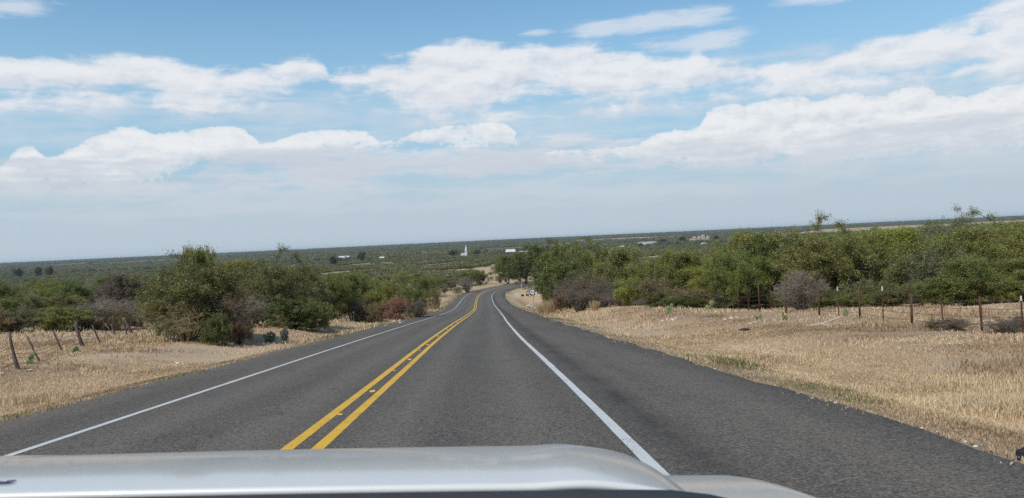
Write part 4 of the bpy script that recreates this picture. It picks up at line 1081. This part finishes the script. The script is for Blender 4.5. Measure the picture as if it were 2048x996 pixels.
MB().prism(shield(-.10, hgt, .58), -.075, -.067).obj('shield', WSH, pl)
mk = MB()
for cx, cz, ww, h_ in [(-.18, hgt + .03, .05, .24), (-.18, hgt + .13, .13, .05), (-.18, hgt - .09, .13, .05), (-.02, hgt + .02, .05, .24), (.03, hgt + .02, .10, .05)]: mk.box((cx, -.079, cz), (ww, .006, h_))
mk.obj('numerals', BLK, pl)
pl2 = MB().box((.34, -.06, hgt - .10), (.22, .012, .26)).obj('plate', WSH, root, bevel=.004)
MB().prism([(.28, hgt - .06), (.36, hgt - .06), (.36, hgt - .03), (.41, hgt - .09), (.36, hgt - .15), (.36, hgt - .12), (.28, hgt - .12)], -.072, -.067).obj('arrow', BLK, pl2)
MB().box((.0, -.045, hgt - .50), (.14, .012, .24)).obj('plate', GRN, root, bevel=.004)
# culvert in the far bank of the gully
CONC = varied('old_concrete', (0.42, 0.35, 0.26), (0.55, 0.48, 0.38), 2.5, 0.9, (1, 1, 1), 0.2, 0.0, 0.3)
DARK = varied('opening_shade', (0.02, 0.018, 0.015), (0.03, 0.026, 0.022), 3, 0.95)
q = at(1054, 591.5); root = empty('culvert_headwall', q, R(-6), 'pale culvert wall with three dark openings in the gully bank', 'culvert')
m = MB(); H_ = 1.0; x0 = -3.2
for a, b in ((-3.2, -1.45), (-.75, -.2), (.5, .95), (1.65, 3.4)): m.box(((a + b) / 2, 0, -.1), (b - a, .4, H_))
m.box((.1, 0, .55), (6.6, .42, .30)); m.box((.1, 0, -.45), (6.6, .42, .30)); m.obj('wall', CONC, root, bevel=.02)
for a, b in ((-1.45, -.75), (-.2, .5), (.95, 1.65)): MB().box(((a + b) / 2, .14, .05), (b - a - .004, .1, .69)).obj('shade_block', DARK, root)  # near-black blocks stand in for the shade inside the culvert
# stones
STONE = varied('pale_limestone', (0.45, 0.42, 0.37), (0.66, 0.62, 0.56), 5, 0.9, (1, 1, 1), 0.2, 0.0, 0.4)
def stone_mesh(seed, s_=(1, .8, .6)):
    import bmesh
    bm = bmesh.new(); bmesh.ops.create_icosphere(bm, subdivisions=3, radius=1); r_ = np.random.default_rng(seed)
    pl_ = [(unit(r_, 1)[0], r_.uniform(.55, .85)) for _ in range(9)]
    for v in bm.verts:
        c = np.array(v.co)
        for n_, d_ in pl_:
            e = c @ n_ - d_
            if e > 0: c = c - n_ * e
        v.co = Vector(c * np.array(s_))
    me = bpy.data.meshes.new('stone'); bm.to_mesh(me); bm.free(); me.materials.append(STONE); return me
SM = [stone_mesh(i) for i in range(4)]
def stone(px, py, s_, lb, grp=None, nm='stone'):
    q = at(px, py); o_ = link(bpy.data.objects.new(nm, SM[rnd.randrange(4)])); o_.location = q + Vector((0, 0, s_ * .25)); o_.scale = (s_, s_, s_ * rnd.uniform(.7, 1)); o_.rotation_euler = (0, 0, rnd.uniform(0, 6)); tag(o_, lb, 'stone', grp); return o_
for px, py, s_, lb in [(1055, 613, .55, 'white limestone boulder left of the sign post in the gully'), (1063, 615.5, .6, 'largest white boulder at the foot of the sign post'), (1070, 617, .45, 'white boulder right of the sign post foot'), (1060, 610, .35, 'small white boulder above the others by the sign')]: stone(px, py, s_, lb, 'white boulders by the sign', 'boulder')
for px, py, s_ in [(1844, 857, .035), (1874, 864, .03), (1935, 872, .032), (1931, 884, .03), (1952, 894, .045), (1623, 797, .03), (1770, 809, .035), (1671, 806, .04), (1570, 760, .03), (1646, 783, .03), (1301, 691, .04), (1430, 738, .04)]:
    stone(px, py, s_ * .7, 'small white pebble at the edge of the right shoulder', 'white pebbles along the right shoulder', 'pebble')
for px, py, s_ in [(356, 728, .11), (410, 729, .07), (366, 730, .07), (246, 771, .05), (262, 768, .05), (232, 777, .04), (60, 742, .10), (5, 748, .07), (307, 747, .06), (800, 646, .12), (806, 645, .10)]:
    stone(px, py, s_, 'pale stone lying at the grass edge of the left shoulder', 'pale stones along the left shoulder')
for px, py, s_ in [(1450, 640, .12), (1462, 638, .14), (1474, 636, .10), (1345, 640, .12), (1335, 639, .10), (1325, 642, .12), (1352, 637, .10), (1510, 645, .09), (1500, 648, .08), (1518, 642, .08)]:
    stone(px, py, s_, 'grey-white stone in a strip of rubble across the right verge', 'rubble stones on the right verge')
# dead tyre scraps
RUBBER = varied('tyre_rubber', (0.012, 0.012, 0.013), (0.03, 0.03, 0.03), 20, 0.8, (1, 1, 1), 0.3)
def scrap(px, py, L, w_, lb):
    q = at(px, py); m = MB(); n = 8; V = []
    for i in range(n):
        a = -1 + 2 * i / (n - 1)
        for s_ in (-1, 1): V.append((a * L / 2, s_ * w_ / 2 * (1 + .2 * math.sin(i * 2.1)), .05 + .10 * (1 - a * a) * L + .012 * math.sin(i * 3)))
        for s_ in (1, -1): V.append((a * L / 2, s_ * w_ / 2 * (1 + .2 * math.sin(i * 2.1)), .01 + .10 * (1 - a * a) * L))
    F = [(i * 4 + k_, i * 4 + (k_ + 1) % 4, i * 4 + 4 + (k_ + 1) % 4, i * 4 + 4 + k_) for i in range(n - 1) for k_ in range(4)] + [(0, 3, 2, 1), (n * 4 - 4, n * 4 - 3, n * 4 - 2, n * 4 - 1)]
    o_ = m.add(V, F).obj('tyre_scrap', RUBBER, smooth=False); o_.location = q; o_.rotation_euler = (0, 0, R(20)); tag(o_, lb, 'tyre scrap')
scrap(2056, 912, .20, .08, 'black curled tyre scrap at the right picture edge on the shoulder')
scrap(1491, 661, .32, .28, 'small black tyre scrap lying in the dry grass of the right verge')
# fallen pale stick
STICK = varied('bleached_stick', (0.42, 0.37, 0.31), (0.55, 0.5, 0.43), 9, 0.9)
q, _ = at_d(1300, 66.5); tag(MB().tube([q + Vector((.35, 0, .0)), q + Vector((0, 0, .75)), q + Vector((-.3, 0, 1.15))], [.035, .03, .015], 6).obj('dead_branch', STICK), 'pale bleached branch leaning on the low dark bush', 'branch')
q = at(1640, 654); tag(MB().tube([q + Vector((.9, .3, .30)), q + Vector((.1, 0, .12)), q + Vector((-.5, 0, .05))], [.03, .025, .012], 6).tube([q + Vector((.1, 0, .12)), q + Vector((.3, -.2, .04))], [.02, .01], 5).obj('dead_branch', STICK), 'pale fallen branch in the grass below the middle rusty post', 'branch')
# prickly pears
m_, t_, p_, o_ = mat('cactus_pad'); n_ = noise(t_, objco(t_), 5, 4)
t_.links.new(mixc(t_, n_, (0.10, 0.15, 0.05), (0.19, 0.22, 0.075)), p_.inputs['Base Color']); p_.inputs['Roughness'].default_value = .5; PAD = m_
def cactus(px, py, s_, n, lb, dist=None):
    q = at(px, py) if dist is None else at_d(px, dist)[0]
    m = MB(); r_ = random.Random(int(px)); base = []
    for i in range(n):
        if i < 4 or not base: c = Vector((r_.uniform(-.5, .5) * s_ * n / 10, r_.uniform(-.2, .2) * s_, s_ * .30)); lean = r_.uniform(-.4, .4)
        else:
            b_, bl = r_.choice(base); lean = bl + r_.uniform(-.7, .7); c = b_ + Vector((math.sin(lean) * s_ * .55, r_.uniform(-.1, .1) * s_, math.cos(lean) * s_ * .55))
        base.append((c, lean)); yaw = r_.uniform(-.9, .9); ht, wd_, th = s_ * .36 * r_.uniform(.8, 1.1), s_ * .27 * r_.uniform(.8, 1.1), s_ * .05
        V, F = [], []; rows, cols = 6, 10
        for a in range(rows + 1):
            ph = math.pi * a / rows
            for b in range(cols):
                th_ = 2 * math.pi * b / cols
                u_ = math.sin(ph) * math.cos(th_) * wd_ * (1.1 - .25 * math.cos(ph) * -1); v_ = math.sin(ph) * math.sin(th_) * th; z_ = -math.cos(ph) * ht
                x1 = u_ * math.cos(lean) + z_ * math.sin(lean); z1 = -u_ * math.sin(lean) + z_ * math.cos(lean)
                V.append((c.x + x1 * math.cos(yaw) - v_ * math.sin(yaw), c.y + x1 * math.sin(yaw) + v_ * math.cos(yaw), max(0.0, c.z + z1)))
        for a in range(rows):
            for b in range(cols): F.append((a * cols + b, a * cols + (b + 1) % cols, (a + 1) * cols + (b + 1) % cols, (a + 1) * cols + b))
        m.add(V, F)
    o_ = m.obj('prickly_pear', PAD, smooth=True); o_.location = q; tag(o_, lb, 'cactus', 'prickly pears on the verges')
for a in [(322, 672, .42, 12, 'yellowish green prickly pear at the end of the wooden fence'), (300, 668, .35, 6, 'small prickly pear left of the yellowish one by the wooden fence'), (489, 668, .40, 9, 'low prickly pear beside the dark red shrub on the left verge'), (536, 652, .40, 9, 'prickly pear in the gap between the two nearest left clumps'),
          (62, 728, .28, 6, 'dark green prickly pear at the foot of the second leaning stake'), (148, 706, .28, 6, 'small prickly pear below the thick leaning post'), (1336, 628, .40, 8, 'tall prickly pear at the left side of the dark green verge bush'), (1417, 620, .55, 8, 'bright green prickly pear between the dark bush and the fence'),
          (1516, 640, .25, 7, 'flattened prickly pear in the rubble strip'), (1570, 640, .22, 9, 'low sprawling prickly pear below the leafless bush'), (1692, 632, .30, 5, 'small prickly pear at the foot of a steel post')]: cactus(*a)
# bunch grass
m_, t_, p_, o_ = mat('bunch_grass'); n_ = noise(t_, objco(t_), 6, 3)
t_.links.new(mixc(t_, n_, (0.40, 0.28, 0.14), (0.58, 0.44, 0.26)), p_.inputs['Base Color']); p_.inputs['Roughness'].default_value = .9; BUNCH = m_
def bunch(px, py, h, wd_, lb, dist=None, n=160):
    q = at(px, py) if dist is None else at_d(px, dist)[0]; r_ = np.random.default_rng(int(px)); k_ = n
    a = r_.uniform(0, 6.28, k_); rr_ = r_.uniform(0, 1, k_) ** .5
    P0 = np.stack([np.cos(a) * rr_ * wd_ * .25, np.sin(a) * rr_ * wd_ * .25, np.zeros(k_)], 1); P2 = np.stack([np.cos(a) * rr_ * wd_ * .5, np.sin(a) * rr_ * wd_ * .5, h * r_.uniform(.6, 1, k_)], 1)
    w_ = h * .014
    V, F = prisms(P0, P2, np.full(k_, w_), np.full(k_, w_ * .4), 3)
    o_ = link(bpy.data.objects.new('grass_clump', mesh_np('grass_clump', V, F, BUNCH))); o_.location = q; tag(o_, lb, 'grass clump', 'tall dry grass clumps')
bunch(868, 592, 2.6, 3.2, 'tall pale dry grass clump beside the reddish shrub before the bend', 150, 220)
bunch(1190, 0, 1.0, 1.2, 'pale dry grass clump before the grey bushes on the right', 72); bunch(1085, 0, 1.4, 2.0, 'dry grass clump on the gully edge right of the sign', 92, 200); bunch(1100, 0, 1.6, 2.2, 'tall dry grass clump between the sign and the dark red shrub', 90, 200)
bunch(650, 655, .8, 1.4, 'dry grass clump beside the second left bush', None, 140); bunch(735, 638, .7, 1.0, 'dry grass clump at the foot of the yellow-green shrub', None)

# ------------------------------------------------------------------ the town in the valley
WALLW = varied('white_siding', (0.54, 0.54, 0.53), (0.64, 0.64, 0.62), 0.8, 0.7)
ROOFW = varied('pale_metal_roof', (0.55, 0.55, 0.54), (0.68, 0.68, 0.67), 0.6, 0.5, (1, 1, 1), 0.4)
ROOFG = varied('grey_roof', (0.30, 0.30, 0.29), (0.42, 0.42, 0.40), 0.8, 0.7)
GLASS = varied('dark_window', (0.04, 0.045, 0.05), (0.06, 0.065, 0.07), 1, 0.15, (1, 1, 1), 0.6)
BRICK = varied('pale_pink_stone', (0.50, 0.38, 0.31), (0.58, 0.46, 0.38), 0.9, 0.9)
REDR = varied('red_brick_trim', (0.36, 0.10, 0.075), (0.44, 0.15, 0.11), 0.9, 0.8)
def gable(m, L, Wd, z0, z1, over=.4):
    """gable roof, ridge along x"""
    a, b = L / 2 + over, Wd / 2 + over
    V = [(-a, -b, z0), (a, -b, z0), (a, b, z0), (-a, b, z0), (-a, 0, z1), (a, 0, z1)]
    return m.add(V, [(0, 1, 5, 4), (2, 3, 4, 5), (0, 4, 3), (1, 2, 5), (3, 2, 1, 0)])
def windows(parent, L, Wd, zs_, n, s_=(1.0, 1.4)):
    for z in zs_:
        for i in range(n): MB().box((-L / 2 + (i + .5) * L / n, -Wd / 2 - .03, z), (s_[0], .08, s_[1])).obj('window', GLASS, parent)
def house(px, py, L, Wd, hw, hr, lb, rz=0, nm='house', wall=WALLW, roof=ROOFW, nw=3, base=None):
    q = at(px, py); root = empty(nm, q, R(rz), lb, nm.replace('_', ' '))
    MB().box((0, 0, hw / 2 - .5), (L, Wd, hw + 1)).obj('wall', wall, root)
    if hr > .5: gable(MB(), L, Wd, hw, hw + hr).obj('roof', roof, root)
    else: MB().box((0, 0, hw + .2), (L + .8, Wd + .8, .4)).obj('roof', roof, root)
    if nw: windows(root, L, Wd, [hw * .55], nw)
    return root
# church
q = at(933, 513.5); s_ = q.y / 1480.0
root = empty('church', q, R(-25), 'small white church with a tall pointed steeple among the trees', 'church')
MB().box((-8 * s_, 6 * s_, 1.4 * s_), (11 * s_, 7 * s_, 4.2 * s_)).obj('wall', WALLW, root)
gable(MB(), 11 * s_, 7 * s_, 3.5 * s_, 7.0 * s_).obj('roof', ROOFG, root).location = (-8 * s_, 6 * s_, 0)
tw = MB().box((0, 0, 6.0 * s_), (4.2 * s_, 4.2 * s_, 13 * s_)).box((0, 0, 12.4 * s_), (4.8 * s_, 4.8 * s_, .5 * s_)).obj('tower', WALLW, root)
MB().box((0, -2.12 * s_, 10.2 * s_), (1.3 * s_, .1, 2.6 * s_)).obj('window', GLASS, tw)
MB().add([(a * 1.9 * s_, b * 1.9 * s_, 12.7 * s_) for a, b in ((-1, -1), (1, -1), (1, 1), (-1, 1))] + [(0, 0, 23.5 * s_)], [(0, 1, 4), (1, 2, 4), (2, 3, 4), (3, 0, 4), (3, 2, 1, 0)]).obj('spire', WALLW, tw)
house(688, 519.5, 23, 16, 2.5, 6.0, 'large white barn with a gabled roof behind the brush on the left', 18, 'barn', nw=2)
house(764, 518.5, 9, 5, 3.0, 2.2, 'small white house right of the large white barn', 10)
house(565, 526, 24, 8, 3.0, 1.6, 'low pale roofed building behind the second left clump', 5, 'shed', nw=0)
house(1021, 506.5, 18, 11, 2.5, 5.5, 'white house with a pitched grey-white roof right of the church', 14)
house(1047, 505.5, 16, 8, 2.5, 1.2, 'low cream building right of the white pitched-roof house', 5, 'shed', nw=0)
house(1295, 492, 36, 16, 9.0, .2, 'tall flat-roofed white warehouse in the valley', 4, 'warehouse', nw=0)
house(1332, 491, 32, 10, 4.0, .2, 'long low white building right of the warehouse', 4, 'long_building', nw=5)
house(1361, 488.5, 8, 6, 3, 1.2, 'first small white house right of the long low building', 0)
house(1373, 488, 9, 6, 3, 1.4, 'second small white house right of the long low building', 20)
house(1407, 489, 9, 6, 2.4, 1.0, 'small white shed below the courthouse', 0, 'shed', nw=0)
house(1415, 486.5, 12, 6, 2.4, .6, 'flat white shed at the right foot of the courthouse', 0, 'shed', nw=0)
house(1263, 494, 10, 7, 3, 1.4, 'small white house left of the warehouse', 15)
house(1244, 496, 9, 6, 3, 1.4, 'white house at the left of the small houses before the warehouse', -10)
house(133, 540, 9, 7, 3, 1.8, 'tiny white house far left between dark trees', 0)
house(1457, 481, 7, 6, 6, .2, 'small cream block between dark trees right of the courthouse', 0, 'block_house', nw=0)
house(1965, 462, 9, 6, 3, 1, 'small white house far right beyond the canopy', 0)
# courthouse
q = at(1399, 485.5); s_ = q.y / 1900.0; L, Wd, hw = 40 * s_, 22 * s_, 9.5 * s_
root = empty('courthouse', q, R(8), 'ornate pale pink courthouse with white gables and red brick trim', 'courthouse')
MB().box((0, 0, hw / 2), (L, Wd, hw + 2)).obj('wall', BRICK, root)
MB().box((0, 0, hw + 1.0 * s_), (L * .86, Wd * .86, 1.6 * s_)).obj('roof', REDR, root)
for cx, ww, hh in ((-L * .42, 6.4, 14.0), (-L * .12, 6.0, 14.5), (L * .12, 8, 17.0), (L * .42, 6.4, 14.0)):
    tw = MB().box((cx, -Wd / 2, hh * s_ / 2 - .5), (ww * s_, 4 * s_, hh * s_ - 1)).obj('gable_tower', BRICK, root)
    st = MB()
    for k_, f in enumerate((1.05, .72, .40)): st.box((cx, -Wd / 2, (hh - .6 + k_ * .9) * s_), (ww * f * s_, 3.6 * s_, .9 * s_))
    st.obj('white_gable', WALLW, tw); MB().box((cx, -Wd / 2 - 2.05 * s_, (hh - 3) * s_), (ww * .5 * s_, .2, 2.2 * s_)).obj('window', REDR, tw)
windows(root, L * .95, Wd, [3 * s_, 6.8 * s_], 9, (1.3 * s_, 2.0 * s_))
# water tower with its slanting guy, thin poles
q = at(1273, 510); root = empty('tank', q, 0, 'small white upright tank on a frame before the warehouse', 'tank')
s_ = q.y / 900.; MB().tube([(0, 0, 0), (0, 0, 3.4 * s_)], [.9 * s_, .9 * s_], 12).obj('body', WALLW, root, smooth=False)
MB().tube([(-4.6 * s_, 0, 0), (-2.2 * s_, 0, 6.6 * s_)], .12 * s_, 5).tube([(-.5 * s_, 0, .5), (-2.2 * s_, 0, 6.6 * s_)], .12 * s_, 5).obj('frame', STEEL, root)
for px, py, dist, top, lb in [(528, 0, 520, 501, 'tall pale pole rising to the skyline left of the second clump'), (847, 0, 700, 503, 'thin pale pole among the valley trees left of the church'), (853, 0, 720, 505, 'shorter thin pole right beside the other left of the church')]:
    q, h = at_d(px, dist, top); root = empty('pole', q, 0, lb, 'pole', 'poles in the valley'); r_ = dist * .00018
    MB().tube([(0, 0, 0), (0, 0, h)], [r_, r_ * .7], 8).obj('shaft', STEEL, root); MB().box((0, 0, h), (r_ * 5, r_ * 3, r_ * 3)).obj('head', WSH, root)
# big dark trees standing in the town
for kd, px, top, dist, wd_, lb in [('oak', 1365, 472, 1820, 20, 'broad dark tree left of the courthouse'), ('oak', 1402, 475, 1830, 11, 'dark tree before the courthouse'), ('oak', 1433, 470.5, 1850, 18, 'round dark tree right of the courthouse'), ('oak', 1472, 472, 1850, 15, 'dark tree farthest right in the town'), ('oak', 38, 535, 1300, 16, 'dark tree at the far left of the valley'), ('oak', 78, 533.5, 1300, 12, 'small dark tree in the far left of the valley'), ('oak', 102, 532.5, 1300, 17, 'roundest dark tree left of the tiny white house'), ('oak', 668, 511, 1150, 13, 'dark tree left of the large white barn'), ('oak', 725, 503, 1400, 19, 'dark tree between the barn and the small white house'), ('oak', 905, 500, 1500, 18, 'dark tree left of the church'), ('oak', 955, 500, 1500, 18, 'dark tree right of the church'), ('oak', 1328, 478, 1800, 20, 'dark trees over the long low building')]:
    p_, h = at_d(px, dist, top); plant(kd, p_, max(h, 5), wd_, (0.045, 0.062, 0.030), lb, 'large dark trees of the town')
# ------------------------------------------------------------------ the car whose bonnet fills the foot of the picture
m_, t_, p_, o_ = mat('silver_paint')
co = objco(t_); fl = noise(t_, co, 900, 2, .5); dirt = noise(t_, co, 3.0, 5, .65)
t_.links.new(mixc(t_, dirt.step(.5, .8) * .35, (0.63, 0.62, 0.60), (0.54, 0.515, 0.48)), p_.inputs['Base Color'])
p_.inputs['Metallic'].default_value = 0.0; p_.inputs['Roughness'].default_value = 0.38; p_.inputs['Coat Weight'].default_value = 0.75
t_.links.new((dirt * .10 + .03).k, p_.inputs['Coat Roughness']); PAINT = m_
BLACK = varied('black_plastic', (0.010, 0.010, 0.012), (0.02, 0.02, 0.022), 30, 0.55, (1, 1, 1), 0.3)
RUBB = varied('black_rubber', (0.012, 0.012, 0.012), (0.02, 0.02, 0.02), 20, 0.8)
ALLOY = varied('wheel_alloy', (0.45, 0.45, 0.46), (0.55, 0.55, 0.56), 5, 0.35, (1, 1, 1), 0.5, 0.8)
CX = -0.50                                        # middle of the car; the camera is on the passenger's side
car = empty('car', (CX, 1.0, 0), 0.0, 'silver car seen from inside, its bonnet across the foot of the picture', 'car')
ROLLC = 0.025                                     # the lane falls away to the right
def base_z(y):
    return 1.313 - 0.119 * y - 0.103 * y * y - 1.6 * max(0, y - 0.80) ** 2
def hood_z(x, y):
    """bonnet height above the road under the eye; x from the middle of the car, y ahead of the windscreen foot"""
    e = abs(x) / 0.77
    crease = 0.005 * sst(abs(x), 0.50, 0.60)
    return base_z(y) - ROLLC * x - 0.006 * e * e + crease - 0.075 * max(0.0, e - 0.70) ** 2 * 6.0 - 0.5 * max(0, e - 0.90) ** 2 * 8
def sheet(fn, xs, ys_, th=.012):
    V = [(x, y, fn(x, y)) for y in ys_ for x in xs] + [(x, y, fn(x, y) - th) for y in ys_ for x in xs]; nx, ny = len(xs), len(ys_); o = nx * ny
    F = []
    for j in range(ny - 1):
        for i in range(nx - 1):
            a = j * nx + i; F += [(a, a + 1, a + nx + 1, a + nx), (o + a, o + a + nx, o + a + nx + 1, o + a + 1)]
    for i in range(nx - 1): F += [(i + 1, i, o + i, o + i + 1), ((ny - 1) * nx + i, (ny - 1) * nx + i + 1, o + (ny - 1) * nx + i + 1, o + (ny - 1) * nx + i)]
    for j in range(ny - 1): F += [(j * nx, (j + 1) * nx, o + (j + 1) * nx, o + j * nx), ((j + 1) * nx + nx - 1, j * nx + nx - 1, o + j * nx + nx - 1, o + (j + 1) * nx + nx - 1)]
    return MB().add(V, F)
xs = list(np.linspace(-.77, .77, 91)); ysh = list(np.linspace(0, 0.96, 61))
hood = sheet(hood_z, xs, ysh).obj('bonnet', PAINT, car, smooth=True)
def fend(side):
    def fn(x, y):
        u_ = abs(x)
        return base_z(min(y, .93)) - ROLLC * x - 0.074 - 0.02 * (u_ - .72) - 6.0 * max(0, u_ - .96) ** 2 - 2.0 * max(0, y - .85) ** 2
    return sheet(fn, [side * v for v in np.linspace(.70, 1.08, 20)] if side > 0 else [side * v for v in np.linspace(1.08, .70, 20)], list(np.linspace(-.05, .98, 40))).obj('fender', PAINT, car, smooth=True)
fend(1); fend(-1)
# body sides, front end, wheels
for s_ in (-1, 1):
    MB().prism([(-.3, .45), (-.10, .45), (-.06, .62), (.06, .78), (.25, .85), (.45, .78), (.58, .62), (.62, .45), (.98, .42), (.98, .85), (.5, .98), (-.3, 1.05)], s_ * .98, s_ * 1.05, Matrix(((0, 1, 0, 0), (1, 0, 0, 0), (0, 0, 1, 0), (0, 0, 0, 1)))).obj('side_panel', PAINT, car)
    wl_ = MB().tube([(s_ * .80, .25, .38), (s_ * 1.03, .25, .38)], [.38, .38], 28).obj('wheel', RUBB, car)
    MB().tube([(s_ * .90, .25, .38), (s_ * 1.036, .25, .38)], [.25, .22], 20).obj('rim', ALLOY, wl_)
    MB().box((s_ * .78, .98, .76), (.34, .06, .18)).obj('headlight', WSH, car, bevel=.02)
MB().box((0, .96, .52), (2.0, .10, .36)).obj('bumper', PAINT, car, bevel=.03)
MB().box((0, .94, .82), (1.15, .06, .16)).obj('grille', BLACK, car, bevel=.01)
# black cowl at the windscreen foot and the top of the dashboard
sheet(lambda x, y: 1.309 + .02 * (-y) - ROLLC * x - .006 * (x / .77) ** 2 - 1.2 * max(0, abs(x) - .66) ** 2, list(np.linspace(-.98, .98, 41)), list(np.linspace(-.50, -.012, 12)), .03).obj('cowl', BLACK, car, smooth=True)
# reflection of the windscreen's inspection sticker, modelled as a purple pentagon with white star
PURP = varied('purple_reflection', (0.055, 0.04, 0.13), (0.08, 0.06, 0.18), 20, 0.4)

bx, by = -.215, .085; bz = hood_z(bx, by)
pent = [(-.013, 0.0), (-.004, .012), (.012, .008), (.012, -.008), (-.004, -.012)]
TILT = Matrix.Translation((bx, by, bz + .0015)) @ Matrix.Rotation(-.13, 4, 'X')
def flat(poly, z0, z1):
    n = len(poly); V = [tuple(TILT @ Vector((a, b, z))) for z in (z0, z1) for a, b in poly]
    return MB().add(V, [tuple(reversed(range(n))), tuple(range(n, 2 * n))] + [(i, (i + 1) % n, n + (i + 1) % n, n + i) for i in range(n)])
bd = flat(pent, 0, .001).obj('sticker_reflection', PURP, car)
star = []
for q in range(10):
    a = math.pi / 2 + q * math.pi / 5; r_ = .0075 if q % 2 == 0 else .0032; star.append((.002 + math.cos(a) * r_, math.sin(a) * r_))
flat(star, .0012, .002).obj('star', WHITEP, bd)
# ------------------------------------------------------------------ air
hm = bpy.data.materials.new('haze'); hm.use_nodes = True; t = hm.node_tree; t.nodes.clear()
o = t.nodes.new('ShaderNodeOutputMaterial'); pv = t.nodes.new('ShaderNodeVolumePrincipled')
pv.inputs['Color'].default_value = (0.72, 0.86, 1.0, 1); pv.inputs['Density'].default_value = 5.5e-5; pv.inputs['Anisotropy'].default_value = 0.2
t.links.new(pv.outputs[0], o.inputs['Volume'])
hz = MB().box((0, 0, 0), (27000, 27000, 60)).obj('haze', hm); hz.location = (0, 0, -8.0)
tag(hz, 'thin blue air over the valley', 'haze', None, 'stuff')
